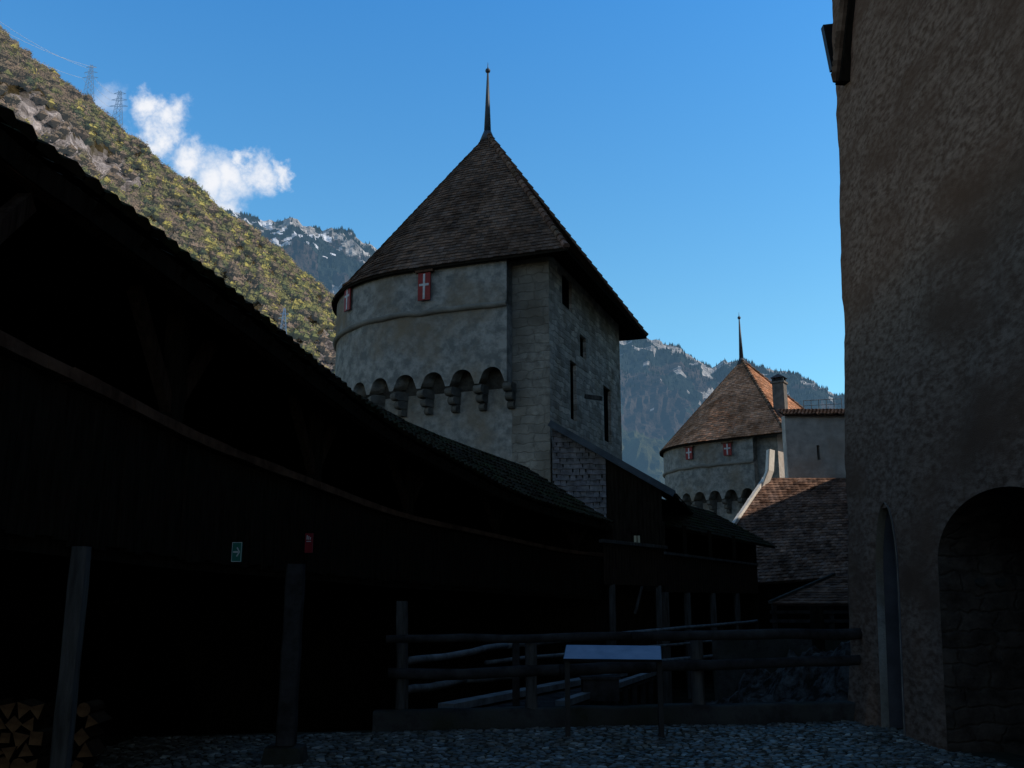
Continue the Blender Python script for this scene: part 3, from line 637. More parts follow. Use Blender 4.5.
for px in (651, 687, 713, 737):
    t = min((k / 200 for k in range(-40, 201)), key=lambda t: abs(proj(A.lerp(B, t) - Z * 1.1)[0] - px)); p = A.lerp(B, max(t, 0)) if t > 0 else A
    mb = MB(); mb.beam(Vector((p.x, p.y + .12, -1.4)), Vector((p.x, p.y + .12, p.z - 1.1)), .2, .2); gpart(mb, 'post', 'post', par=g2)
    mb = MB(); mb.beam(Vector((p.x, p.y + .12, p.z)), Vector((p.x, p.y + .12, EA.z)), .12, .12); gpart(mb, 'post', 'wood', par=g2)
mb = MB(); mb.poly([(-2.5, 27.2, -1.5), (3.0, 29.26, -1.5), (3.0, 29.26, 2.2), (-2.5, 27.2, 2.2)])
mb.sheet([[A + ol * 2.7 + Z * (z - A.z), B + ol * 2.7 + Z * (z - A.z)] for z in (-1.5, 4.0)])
tag(mb.build('retaining_wall', 'dark_rubble'), 'dark back wall seen under the distant gallery posts', 'wall')

# ------------------------------------------------------------------ right building
wx = lambda z: 4.66 + .046 * z
YC = 13.9
arch_o = dict(c=9.4, hw=1.35, sp=2.0, rise=.66); door_o = dict(c=12.24, hw=.36, sp=1.95, rise=.85)
def in_arch(y, z): 
    a = arch_o; 
    if z < a['sp']: return abs(y - a['c']) < a['hw']
    return ((y - a['c']) / a['hw']) ** 2 + ((z - a['sp']) / a['rise']) ** 2 < 1
def door_hw(z):
    d = door_o
    if z < d['sp']: return d['hw']
    t = (z - d['sp']) / d['rise']; return d['hw'] * math.sqrt(max(0, 1 - t ** 1.6)) if t < 1 else 0
def in_door(y, z): return abs(y - door_o['c']) < door_hw(z)
hb = empty('stone_building', (5, 5, 0), 'tall brown roughcast building with arched doorways filling the right side', 'building')
ys = [-6 + k * .25 for k in range(32)] + [2 + k * .07 for k in range(int(11.9 / .07) + 1)] + [YC]
zs = [-1.6, -.8, -.3] + [k * .07 for k in range(50)] + [3.5 + k * .12 for k in range(100)]
mb = MB(); VI = {}
def wp(y, z):
    ins = in_arch(y, z) or in_door(y, z)
    fade = 1
    if z < 3.2:
        for o_ in (arch_o, door_o):
            if abs(y - o_['c']) < o_['hw'] + .25: fade = min(fade, max(0, (abs(y - o_['c']) - o_['hw']) / .25) if z < o_['sp'] else min(1, abs(math.hypot((y - o_['c']) / o_['hw'], (z - o_['sp']) / o_['rise']) - 1) * 3))
    x = wx(z) + (fbm((y, z, 3), .9, 4) * .05 + fbm((y * 7, z * 7, 9), 1, 4) * .007) * fade
    x += max(0, y - (YC - .4)) ** 2 * .9
    if z < .8 and y > 12.8: x -= (.8 - z) * .14
    return Vector((x - 5, y - 5, z))
for i in range(len(ys) - 1):
    for j in range(len(zs) - 1):
        cs = [(ys[i], zs[j]), (ys[i + 1], zs[j]), (ys[i + 1], zs[j + 1]), (ys[i], zs[j + 1])]
        if all(in_arch(*c) or in_door(*c) for c in cs) : continue
        idx = []
        for (y, z) in cs:
            if (y, z) not in VI:
                yy, zz = y, z
                if in_arch(y, z):
                    a = arch_o
                    if z < a['sp']: yy = a['c'] + math.copysign(a['hw'], y - a['c'])
                    else:
                        q_ = math.hypot((y - a['c']) / a['hw'], (z - a['sp']) / a['rise']) or .01; yy = a['c'] + (y - a['c']) / q_; zz = a['sp'] + (z - a['sp']) / q_
                elif in_door(y, z): yy = door_o['c'] + math.copysign(door_hw(z), y - door_o['c'])
                VI[(y, z)] = mb.pt(wp(yy, zz) if (yy, zz) == (y, z) else Vector((wx(zz) - 5, yy - 5, zz)))
            idx.append(VI[(y, z)])
        mb.face(idx[::-1])
mb.build('facade', 'rough', hb, True)
def reveal(o_, curve, depth, m, name, base=0):
    mb = MB(); g = []
    for k in range(9):
        e = depth * k / 8; g.append([Vector((wx(z) - 5 - .012 + e, y - 5, z)) for y, z in curve])
    mb.sheet(g); mb.build(name, m, hb, True)
a = arch_o
cv = [(a['c'] + a['hw'], -.3), (a['c'] + a['hw'], 1.0), (a['c'] + a['hw'], a['sp'])] + [(a['c'] + a['hw'] * math.cos(t), a['sp'] + a['rise'] * math.sin(t)) for t in [math.pi * k / 30 for k in range(1, 30)]] + [(a['c'] - a['hw'], a['sp']), (a['c'] - a['hw'], -.3)]
reveal(a, cv, 1.3, 'deep', 'archway')
mb = MB(); mb.poly([Vector((wx(z) - 5 + 1.28, y - 5, z)) for y, z in cv]); mb.build('archway_door', 'wood', hb)
d = door_o; zz_ = [d['sp'] + d['rise'] * k / 14 for k in range(15)]
cv = [(d['c'] + d['hw'], -.3), (d['c'] + d['hw'], 1)] + [(d['c'] + door_hw(z), z) for z in zz_] + [(d['c'] - door_hw(z), z) for z in zz_[::-1][1:]] + [(d['c'] - d['hw'], -.3)]
reveal(d, cv, .45, 'jamb', 'doorway')
mb = MB(); mb.sheet([[Vector((wx(z) - 5 - .02 + e, y - 5 + (-.012 if y > d['c'] else .012), z)) for y, z in cv] for e in (0, .05, .1)]); mb.build('jamb_lit_edge', 'stucco', hb, True)  # paler strip along the jamb front, its lit edge put in colour
mb = MB(); mb.poly([Vector((wx(z) - 5 + .43, y - 5, z)) for y, z in cv]); mb.build('door', 'wood', hb)
mb = MB()                                     # other sides and roof of the building
mb.poly([(wx(-1.6) - 5 + .14, YC - 5, -1.6), (7.5, YC - 5, -1.6), (7.5, YC - 5, 15.4), (wx(15.4) - 5 + .14, YC - 5, 15.4)]); mb.poly([(7.5, YC - 5, -1.6), (7.5, -11, -1.6), (7.5, -11, 15.4), (7.5, YC - 5, 15.4)]); mb.poly([(7.5, -11, -1.6), (-.3, -11, -1.6), (.45, -11, 15.4), (7.5, -11, 15.4)])
mb.build('rear_walls', 'rough', hb)
mb = MB(); f = Vector
for (p, q, r, s_) in (((.0, -11.5, 15.3), (.0, 9.4, 15.3), (4, 9.4, 18.5), (4, -11.5, 18.5)), ((8, -11.5, 15.3), (8, 9.4, 15.3), (4, 9.4, 18.5), (4, -11.5, 18.5))): mb.poly([f(p), f(q), f(r), f(s_)])
mb.poly([f((0, 9.3, 15.3)), f((8, 9.3, 15.3)), f((4, 9.3, 18.5))]); mb.poly([f((0, -11.4, 15.3)), f((8, -11.4, 15.3)), f((4, -11.4, 18.5))]); mb.build('roof', 'tile_moss', hb)
# raking tiled verge high on the corner
va, vb = P(839, 82, 13.1), P(856, -70, 12.5)
mb = MB(); dv = vb - va; n = 26
for k in range(n):
    p = va + dv * (k / n); q = va + dv * ((k + 1.2) / n); c = U(.6, 1.3)
    mb.tube(p + Vector((-.05, 0, .0)), q + Vector((-.05, 0, .03)), .045, .085, 7, c=(c, c, c))
rt = gpart(mb, 'verge_tiles', 'hip', par=hb)
mb = MB(); mb.beam(va + Vector((.06, .0, -.02)), vb + Vector((.06, 0, -.02)), .16, .26, up=Vector((0, 1, 0))); gpart(mb, 'verge_board', 'wood', par=hb)
p0_, p1_ = P(830.5, 28, 14.6), P(833, 72, 14.6)
mb = MB(); mb.box(p1_.x - .05, p1_.x + .35, 14.5, 14.62, p1_.z, p0_.z); mb.v = [(x - (.09 if z > (p0_.z + p1_.z) / 2 else 0), y, z + (.05 if x > p1_.x else 0)) for x, y, z in mb.v]
gpart(mb, 'gutter_box', 'metal', par=hb)
q = hit(981, 582, Vector((0, 10.73, 0)), Vector((0, 1, 0)))
for i, (px, py) in enumerate(((981, 582), (1001, 582))):
    q = P(px, py, 10.70); mb = MB(); mb.tube(Vector((0, .05, 0)), Vector((0, -.01, 0)), .045, .05, 14)
    o = mb.build('round_wall_fitting', 'stone'); o.location = q; tag(o, ('left' if i == 0 else 'right') + ' one of two small pale round fittings inside the large archway', 'fitting')

# unseen masses added behind the right building to cast the courtyard's shade
def mass(name, label, x0, x1, y0, y1, h, rh):
    r_ = empty(name, ((x0 + x1) / 2, (y0 + y1) / 2, 0), label, 'building')
    mb = MB(); mb.box(x0, x1, y0, y1, -1.6, h); gpart(mb, 'blocker_walls', 'rubble', par=r_)
    if rh:
        mb = MB(); xm = (x0 + x1) / 2; ym0, ym1 = y0 + (x1 - x0) / 3, y1 - (x1 - x0) / 3; e = .25
        q = [f((x0 - e, y0 - e, h)), f((x1 + e, y0 - e, h)), f((x1 + e, y1 + e, h)), f((x0 - e, y1 + e, h)), f((xm, ym0, h + rh)), f((xm, ym1, h + rh))]
        for i_ in ((0, 1, 4), (1, 2, 5, 4), (2, 3, 5), (3, 0, 4, 5), (0, 3, 2, 1)): mb.poly([q[k] for k in i_])
        gpart(mb, 'roof', 'tile_far', par=r_)
mass('keep_blocker', 'unseen square keep block added behind the right building to shade the large tower', 19.2, 32, 25.79, 44.5, 37, 4)
mass('hall_blocker', 'unseen stone block added beside the right building to shade the gallery', 12.6, 30, 13.8, 25.8, 20, 4)
mass('range_blocker', 'unseen low stone block added to shade the far range roof', 23.6, 32, 44.6, 52.5, 10.9, 0)
sr = empty('blocker_roof', (27, 48, 10.9), 'unseen sloping top added to shape the sun patch on the far range roof', 'roof')  # unseen top, sloped to set the shadow edge across the range roof
mb = MB(); q8 = [(23.5, 44.62, 10.91), (32.1, 44.62, 10.91), (32.1, 52.9, 10.91), (23.5, 52.9, 10.91), (23.5, 44.62, 16.1), (32.1, 44.62, 16.1), (32.1, 52.9, 11.1), (23.5, 52.9, 11.1)]
mb.box8(q8); gpart(mb, 'blocker_tiling', 'tile_far', par=sr)

# ------------------------------------------------------------------ far roofs and wall
Yw = 50.5
fb = empty('castle_range', (16, 48, 0), 'plastered range with a long tiled roof in front of the small tower', 'building')
tl, tr = P(768, 478, Yw), P(862, 476, Yw); tr.z = tl.z; tr.x += 3
bl, br = P(700, 571, 42), P(862, 571, 42); br.z = bl.z; br.x += 3
vx = P(737, 524, 46.5)
bl = tl + (vx - tl) * ((Yw - 42) / (Yw - vx.y)); bl.y = 42
mb = MB(); tiles(mb, lambda t: bl.lerp(br, t), lambda t: tl.lerp(tr, t), .26, .3, .04, .015, .35, lambda a, c: tuple(q * (1 + .5 * fbm((a.x * .7, a.y * .7, 0), 1, 4)) for q in c), 1)
mb.poly([bl - Z * .06, br - Z * .06, tr - Z * .06, tl - Z * .06], (.4, .4, .4))
M['tile_range'] = mat('range_tile', (.08, .048, .036), (.24, .15, .11), 2.5, 9, .5, 20, .02, vcol=True); gpart(mb, 'roof', 'tile_range', par=fb)
mb = MB()
for k in range(24):
    p, q = tl.lerp(bl, k / 40), tl.lerp(bl, (k + 1.1) / 40); mb.beam(p + Vector((-.1, 0, .06)), q + Vector((-.1, 0, .04)), .16, .2 + .05 * rnd())
gpart(mb, 'verge_coping', 'lit', par=fb)
mb = MB(); zc_ = P(820, 415, Yw).z; wl = P(787, 450, Yw).x
wall_open(mb, Vector((wl, Yw + .05, 0)), Vector((1, 0, 0)), 14, -1.5, zc_, [(1.62, 1.78, P(813, 458, Yw).z - .1, P(813, 445, Yw).z)], .5, Vector((0, 1, 0)), .8)
mb.poly([(wl, Yw + .05, -1.5), (wl, Yw + .7, -1.5), (wl, Yw + .7, zc_), (wl, Yw + .05, zc_)]); mb.poly([(wl, Yw + .7, -1.5), (wl + 14, Yw + .7, -1.5), (wl + 14, Yw + .7, zc_), (wl, Yw + .7, zc_)]); gpart(mb, 'end_wall', 'plaster', par=fb)
mb = MB(); a_, b_ = Vector((wl - .1, Yw - .15, zc_)), Vector((wl + 14, Yw - .15, zc_ + .05))
tiles(mb, lambda t: a_.lerp(b_, t), lambda t: (a_ + Vector((0, 1.2, .5))).lerp(b_ + Vector((0, 1.2, .5)), t), .2, .25, .05, .05, .4)
mb.poly([a_ - Z * .08, b_ - Z * .08, b_ + Vector((0, 1.2, .4)), a_ + Vector((0, 1.2, .4))], (.5, .5, .5)); gpart(mb, 'wall_coping', 'tile', par=fb)
# lit buttress edge
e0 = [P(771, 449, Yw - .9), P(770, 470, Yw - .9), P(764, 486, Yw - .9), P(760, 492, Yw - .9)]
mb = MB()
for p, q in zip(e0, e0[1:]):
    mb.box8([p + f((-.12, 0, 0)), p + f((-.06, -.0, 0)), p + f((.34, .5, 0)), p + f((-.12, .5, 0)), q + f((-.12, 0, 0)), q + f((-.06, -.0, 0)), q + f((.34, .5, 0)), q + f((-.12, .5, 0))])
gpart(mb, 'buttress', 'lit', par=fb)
mb = MB(); mb.poly([(bl.x + .2, 42.3, -1.5), (br.x, 42.3, -1.5), (br.x, 42.3, br.z + .16), (bl.x + .2, 42.3, bl.z + .14)]); gpart(mb, 'front_wall', 'dark_rubble', par=fb)
# chimney
ch = P(781, 412, 55.5); ct = P(781, 384, 55.5)
cr = empty('chimney', (ch.x, ch.y, ch.z - 1.5), 'square rendered chimney with dark capped top beside the far tower roof', 'chimney')
mb = MB(); hh = ct.z - ch.z + 1.5; mb.box(-.34, .34, -.34, .34, 0, hh); mb.box(-.41, .41, -.41, .41, hh + .002, hh + .12); mb.build('stack', 'stack', cr); cr.rotation_euler.z = R(58)
mb = MB()
for sx in (-1, 1):
    for sy in (-1, 1): mb.box(sx * .27 - .07, sx * .27 + .07, sy * .27 - .07, sy * .27 + .07, hh + .12, hh + .34)
mb.poly([(-.42, -.42, hh + .34), (.42, -.42, hh + .34), (.1, 0, hh + .62), (-.1, 0, hh + .62)]); mb.poly([(-.42, .42, hh + .34), (.42, .42, hh + .34), (.1, 0, hh + .62), (-.1, 0, hh + .62)])
mb.poly([(.42, -.42, hh + .34), (.42, .42, hh + .34), (.1, 0, hh + .62)]); mb.poly([(-.42, -.42, hh + .34), (-.42, .42, hh + .34), (-.1, 0, hh + .62)]); mb.box(-.25, .25, -.25, .25, hh + .12, hh + .33)
mb.build('cap', 'metal', cr)
# railing on the far roof terrace
rr = empty('roof_railing', (17, 53, 11), 'pale metal railing on the terrace right of the chimney', 'railing')
mb = MB(); a_, b_ = P(804, 411, 53), P(842, 409, 53); 
for k in range(6): p = a_.lerp(b_, k / 5); mb.tube(p - Z * .3, p + Z * .62, .02, .02, 6)
gpart(mb, 'uprights', 'plank', par=rr)
mb = MB(); mb.tube(a_ + Z * .6, b_ + Z * .6, .02, .02, 6); mb.tube(a_ + Z * .3, b_ + Z * .3, .015, .015, 6); gpart(mb, 'rails', 'plank', par=rr)

# small shelter with lean-to roof at the back right
shl = empty('shelter', (9.5, 29, -1.4), 'small hip roofed shelter behind the fence near the right building', 'shelter')
a_, b_ = P(770, 604, 28), P(862, 604, 28); c_, d_ = P(834, 576, 30.2), P(862, 575, 30.2); b_.x += 2; d_.x += 2
b_.z = a_.z; d_.z = c_.z
mb = MB(); tiles(mb, lambda t: a_.lerp(b_, t), lambda t: c_.lerp(d_, t), .22, .26, .035, .01, .3)
mb.poly([a_ - Z * .04, b_ - Z * .04, d_ - Z * .04, c_ - Z * .04], (.4, .4, .4)); gpart(mb, 'roof', 'tile_range', par=shl)
mb = MB(); mb.beam(a_ + Z * .05, c_ + Z * .05, .12, .08); gpart(mb, 'hip_tiles', 'stone', par=shl)
for px in (776, 833):
    p = P(px, 640, 28.3); mb = MB(); mb.beam(f((p.x, 28.3, -1.4)), f((p.x, 28.3, a_.z)), .12, .12); gpart(mb, 'post', 'rail', par=shl)
mb = MB(); 
for py in (612, 621): mb.beam(P(770, py, 28.2), P(862, py, 28.2), .07, .09)
gpart(mb, 'rails', 'rail', par=shl)
mb = MB(); p = P(816, 606, 24); post_thing(f((p.x, 24, -1.4)), f((p.x, 24, p.z)), .13, 'stout dark post standing in the ditch in front of the small shelter', m='wood')

# terrace wall at the back
mb = MB(); g = []
for z in (-1.5, -.7, 0, P(780, 634, 27).z): g.append([f((x, 27 + .08 * fbm((x, z, 3)), z)) for x in [5.5 + .4 * k for k in range(20)]])
mb.sheet(g); g2_ = [[f((5.5 + .4 * k, y, g[-1][k].z)) for k in range(20)] for y in (27, 27.6)]; mb.sheet(g2_)
tag(mb.build('terrace_wall', 'stone', None, True), 'low rough stone terrace wall in front of the small shelter', 'wall')

# ------------------------------------------------------------------ ground
mb = MB(); mb.poly([(-9000, -9000, -1.42), (9000, -9000, -1.42), (9000, 9000, -1.42), (-9000, 9000, -1.42)])
tag(mb.build('ground', 'lawn'), kind='structure')
kA, kB = P(372, 722, 12.25), P(866, 712, 13.3); kA = f((kA.x, 12.3, 0)); kB = f((kB.x, 13.35, 0))
mb = MB(); g = []
for i in range(60):
    t = i / 59; xx = -6.5 + 11.8 * t; yk = kA.y + (kB.y - kA.y) * (xx - kA.x) / (kB.x - kA.x)
    g.append([f((xx, y_, .02 * fbm((xx, y_, 0), .6) + (-.03 if 0 else 0))) for y_ in [-8 + (yk + .15 + 8) * j / 60 for j in range(61)]])
mb.sheet([list(r) for r in zip(*g)])
e = [r[-1] for r in g]; mb.sheet([e, [q - Z * 1.5 for q in e]])
tag(mb.build('courtyard_ground', 'earth', None, True), kind='structure')
mb = MB(); sp_ = .088; y_ = 6.5
while y_ < 13.3:
    x = -4.4 + rnd() * .05
    while x < 4.85:
        yk = kA.y + (kB.y - kA.y) * (x - kA.x) / (kB.x - kA.x)
        if y_ < yk - .05 and proj(f((x, y_, 0)))[1] < 830:
            rx, ry = U(.034, .058), U(.028, .042); a0 = U(-.5, .5); hz = U(.006, .02); cx, cy = x + U(-.014, .014), y_ + U(-.014, .014)
            bz = .02 * fbm((cx, cy, 0), .6) - .004; k = U(.25, 1.0) + (.9 if rnd() < .1 else 0); c = (k * U(.95, 1.05), k, k * U(.97, 1.06)); tx, ty = U(-.16, .16), U(-.16, .16)
            r0, r1_ = [], []
            for j in range(7):
                a = 2 * math.pi * j / 7; ca, sa = math.cos(a), math.sin(a); q_ = 1 + U(-.12, .12)
                X, Y_ = (rx * ca * math.cos(a0) - ry * sa * math.sin(a0)) * q_, (rx * ca * math.sin(a0) + ry * sa * math.cos(a0)) * q_
                r0.append(mb.pt((cx + X, cy + Y_, bz))); r1_.append(mb.pt((cx + X * .8, cy + Y_ * .8, bz + hz + X * tx + Y_ * ty)))
            for j in range(7): mb.face((r0[j], r0[(j + 1) % 7], r1_[(j + 1) % 7], r1_[j]), c)
            mb.face(r1_, c)
        x += sp_ * U(.9, 1.15)
    y_ += sp_ * .85
tag(mb.build('cobblestones', 'cobble', None, False), 'small rounded cobbles paving the courtyard', 'cobblestones', kind='stuff')
# kerb
mb = MB(); n = 60; g = [[], [], [], [], []]
for k in range(n + 1):
    t = k / n; c = kA.lerp(kB, t); h = .235 + .02 * fbm((t * 9, 3, 1)); wob = .02 * fbm((t * 14, 0, 2))
    for r, (dy, dz) in enumerate(((0, -.02), (0 + wob, h * .9), (.03, h), (.26, h), (.3, -.1))): g[r].append(c + f((0, dy, dz)))
mb.sheet(g); tag(mb.build('stone_kerb', 'stone', None, True), 'low raised stone kerb under the log fence', 'kerb')

# ------------------------------------------------------------------ log fence
fe = empty('log_fence', (1.5, 12.7, 0), 'rustic log fence with two round rails across the courtyard', 'fence')
def logrun(pts, r, name, m, par, rings=14, wob=.03):
    for a, b_, r0, r1_ in pts:
        mb = MB(); mb.tube(a, b_, r0, r1_, 12, rings, wob); gpart(mb, name, m, True, par)
logrun([(P(386, 639, 12.4), P(640, 636, 12.75), .05, .055), (P(632, 636, 12.62), P(866, 633, 13.3), .058, .075)], 0, 'rail', 'rail', fe)
logrun([(P(388, 674, 12.5), P(650, 668, 12.8), .065, .075), (P(560, 670, 12.6), P(866, 659, 13.35), .07, .065)], 0, 'rail', 'rail', fe)
for px, tp, Yp, r in ((531, 643, 12.72, .075), (696, 636, 13.1, .085), (402, 640, 12.6, .06)):
    p = P(px, tp, Yp); mb = MB(); mb.tube(f((p.x, Yp, .02)), p, r * 1.05, r, 10, 5, .01); gpart(mb, 'post', 'post', True, fe)
# rails of the ramp beyond
rf = empty('ramp_railing', (1, 18, 0), 'weathered two rail railing running away beyond the log fence', 'railing')
top = [P(404, 662, 12.9), P(505, 646, 17.0), P(600, 636, 21.5), P(757, 621, 35)]
low = [P(402, 692, 12.9), P(465, 680, 15.5), P(620, 665, 21.8), P(750, 653, 35)]
mid = [a.lerp(b, .5) for a, b in zip(top, low)]
for pts, r in ((top, .05), (mid[1:], .035), (low, .055)):
    for a, b_ in zip(pts, pts[1:]): logrun([(a, b_, r, r)], 0, 'rail', 'plank', rf, 10, .03)
for i, t in enumerate((.0, .22, .40, .55, .68, .8, .9, 1)):
    C1 = Curve(top); C2 = Curve(low); p, q = C1(t), C2(t); mb = MB(); mb.beam(f((p.x, p.y + .06, -1.4)), f((p.x, p.y + .06, p.z + .06)), .1, .1); gpart(mb, 'post', 'rail', par=rf)
# footbridge
fbz = empty('footbridge', (1, 16, 0), 'pale plank footbridge seen through the log fence', 'footbridge')
a0, a1 = P(446, 707, 13.2), P(622, 673, 20); b0, b1 = P(560, 704, 14), P(655, 672, 20.5)
mb = MB(); mb.beam(a0, a1, .24, .09); gpart(mb, 'edge_beam', 'plank', par=fbz)
mb = MB(); mb.beam(b0, b1, .14, .09); gpart(mb, 'edge_beam', 'plank', par=fbz)
mb = MB()
for k in range(22):
    t = (k + .5) / 22; mb.beam(a0.lerp(a1, t) - Z * .1, b0.lerp(b1, t) - Z * .1, .2, .04)
gpart(mb, 'deck', 'rail', par=fbz)
for k in range(9):
    t = (k + .3) / 9; p = b0.lerp(b1, t); mb = MB(); mb.beam(p - Z * .05, p - Z * 1.2, .1, .1); gpart(mb, 'trestle', 'rail', par=fbz)
post_thing(f((P(516, 660, 13.4).x, 13.4, -1.4)), P(516, 643, 13.4), .05, 'thin dark stake just behind the log fence, left of its middle post', m='rail')
# timber box
q = P(600, 689, 15.5); mb = MB(); mb.box(-.28, .28, -.2, .2, -.16, .16); mb.box(-.31, .31, -.23, .23, .161, .2)
o = mb.build('timber_box', 'rail'); o.location = (q.x, q.y, q.z); tag(o, 'small dark wooden box on the footbridge behind the information panel', 'box')

# information panel
ip = empty('information_panel', (1.06, 11.9, 0), 'sloping blue grey information panel on two dark legs before the fence', 'panel')
pa, pb = P(566, 645, 12.05), P(661, 646, 12.05); pc, pd = P(662, 660, 11.72), P(563, 659, 11.72)
nn = (pb - pa).cross(pd - pa).normalized(); nn = nn if nn.z > 0 else -nn
mb = MB(); mb.box8([pd - nn * .03, pc - nn * .03, pb - nn * .03, pa - nn * .03, pd, pc, pb, pa]); bd = gpart(mb, 'board', 'metal', par=ip)
mb = MB(); k = .015; cc = (pa + pb + pc + pd) / 4; mb.poly([p.lerp(cc, k) + nn * .004 for p in (pd, pc, pb, pa)]); gpart(mb, 'face', 'panel', par=ip)
for px in (567, 659):
    p = P(px, 658, 11.85); mb = MB(); mb.beam(f((p.x, 11.85, 0)), f((p.x, 11.85, p.z + .03)), .06, .06); gpart(mb, 'leg', 'metal', par=ip)

# rock outcrop at the foot of the right building
mb = MB(); g = []
for i in range(70):
    row = []
    for j in range(70):
        x = 2.6 + 5.5 * i / 69; y_ = 13.7 + 9 * j / 69
        t = max(0, min(1, (x - 2.9) / 2.6)); h = -1.5 + 1.9 * t ** 1.3 * (1 - .35 * max(0, (y_ - 17) / 6)) 
        h += .1 * abs(fbm((x * 6, y_ * 4, 7), 1, 4)) + .5 * fbm((x * .9 + z * 0, y_ * .9, 0), 1, 6) * (.3 + t) + .16 * abs(fbm((x * 2.6 + y_ * 1.2, y_ * 1.1, 4), 1, 5)) + .12 * noise.cell(f((x * 2 + y_, y_ * 1.5, 0)))
        row.append(f((x, y_, h)))
    g.append(row)
mb.sheet(g); tag(mb.build('rock_outcrop', 'rock', None, False), 'pale craggy rock in the ditch at the foot of the right building', 'rock')

# ------------------------------------------------------------------ hill and mountains
def interp(tab, x):
    if x <= tab[0][0]: (a, b), (c, d) = tab[0], tab[1]
    elif x >= tab[-1][0]: (a, b), (c, d) = tab[-2], tab[-1]
    else:
        for (a, b), (c, d) in zip(tab, tab[1:]):
            if a <= x <= c: break
    return b + (d - b) * (x - a) / (c - a)
RID = [(-60, -20), (0, 34), (59, 84), (113, 134), (156, 168), (203, 205), (273, 254), (324, 298), (420, 372), (520, 446), (640, 530), (720, 590)]
def hillpt(px, t):
    Yr = 850 + (px + 60) * 1.15; top = P(px, interp(RID, px), Yr)
    Yb = 330 + .35 * (px + 60); base = CAM + ray(px + 110, 606) * (Yb / ray(px + 110, 606).y)
    p = top.lerp(base, t)
    bulge = math.sin(math.pi * min(1, t)) * 30
    n_ = fbm((px * .012, t * 4, 2), 1, 6) * 26 * min(1, t * 4 + .15) + fbm((px * .06, t * 20, 5), 1, 4) * 7
    return p + f((.6, -.5, .5)) * (n_ + bulge)
def rockmask(p):
    x, y_ = proj(p); m = 0
    for cx, cy, rx, ry in ((30, 112, 26, 20), (95, 168, 44, 22), (60, 140, 30, 12), (330, 352, 16, 22), (45, 120, 30, 14)):
        d_ = math.hypot((x - cx) / rx, (y_ - cy - .25 * (x - cx)) / ry) + .55 * fbm((x * .09, y_ * .09, 1), 1, 3)
        m = max(m, 1.15 - d_)
    return m
mb = MB(); NI, NJ = 260, 90; G = [[hillpt(-260 + 1000 * i / NI, j / NJ) for i in range(NI + 1)] for j in range(NJ + 1)]
cols = []
for j in range(NJ):
    r = []
    for i in range(NI):
        p = G[j][i]; k = 1 + .5 * fbm(p * .01, 1, 5)
        rm = rockmask(p)
        if rm > 0: s_ = min(1, rm * 3); q = .42 * k * U(.45, 1.15); r.append((q * s_ + .07 * (1 - s_), q * .88 * s_ + .06 * (1 - s_), q * .84 * s_ + .03 * (1 - s_)))
        else: r.append((.075 * k, .058 * k, .03 * k))
    cols.append(r)
mb.sheet(G, cols=cols); tag(mb.build('hill', 'hill', None, True), kind='structure')
mb = MB()
PAL = [((.135, .10, .075), 5), ((.10, .08, .058), 4), ((.115, .105, .05), 4), ((.10, .105, .042), 3), ((.26, .225, .065), 2), ((.045, .06, .035), 2), ((.155, .115, .09), 3)]
bagc = [c for c, n_ in PAL for _ in range(n_)]
cnt = 0
while cnt < 12500:
    px = U(-235, 420); t = rnd() ** 1.3 * .75; p = hillpt(px, t); s2 = proj(p)
    if s2[1] > 400: continue
    rm = rockmask(p)
    if rm > .12 and rnd() < .84: continue
    cnt += 1
    rr_ = U(3.4, 7.2) * (1.0 if t > .04 else .8); c = random.choice(bagc); dense = fbm((px * .02, t * 6, 8), 1, 3)
    if dense < -.12 and rnd() < .7: c = bagc[int(rnd() * 9)]
    yl = (px / 330) * .5
    if rnd() < yl: c = random.choice(((.15, .145, .05), (.27, .24, .065), (.12, .12, .045), (.11, .12, .045)))
    oc = [mb.pt(p + f((x_ * rr_ * .72, y2_ * rr_ * .72, rr_ * .7 + z_ * rr_ * .72))) for x_, y2_, z_ in ((1, 0, 0), (0, 1, 0), (-1, 0, 0), (0, -1, 0), (0, 0, 1), (0, 0, -1))]
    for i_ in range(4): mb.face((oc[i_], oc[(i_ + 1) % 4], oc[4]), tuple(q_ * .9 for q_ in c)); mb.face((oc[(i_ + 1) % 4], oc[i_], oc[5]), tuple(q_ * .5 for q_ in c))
    for _ in range(70):
        d_ = f((random.gauss(0, 1), random.gauss(0, 1), random.gauss(0, 1))).normalized(); rad = rr_ * U(.55, 1.0)
        q = p + f((d_.x * rad, d_.y * rad, d_.z * rad * .9 + rr_ * .8)); s_ = rr_ * U(.08, .16)
        a = (d_ + f((U(-.5, .5), U(-.5, .5), U(-.5, .5)))).orthogonal().normalized(); b_ = d_.cross(a).normalized()
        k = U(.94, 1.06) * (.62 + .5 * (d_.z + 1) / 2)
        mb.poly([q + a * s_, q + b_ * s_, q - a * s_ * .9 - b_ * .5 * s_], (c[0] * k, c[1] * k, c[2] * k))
tag(mb.build('hillside_woodland', 'wood_far'), 'brown and yellow green spring woodland covering the steep hillside', 'woodland', kind='stuff')

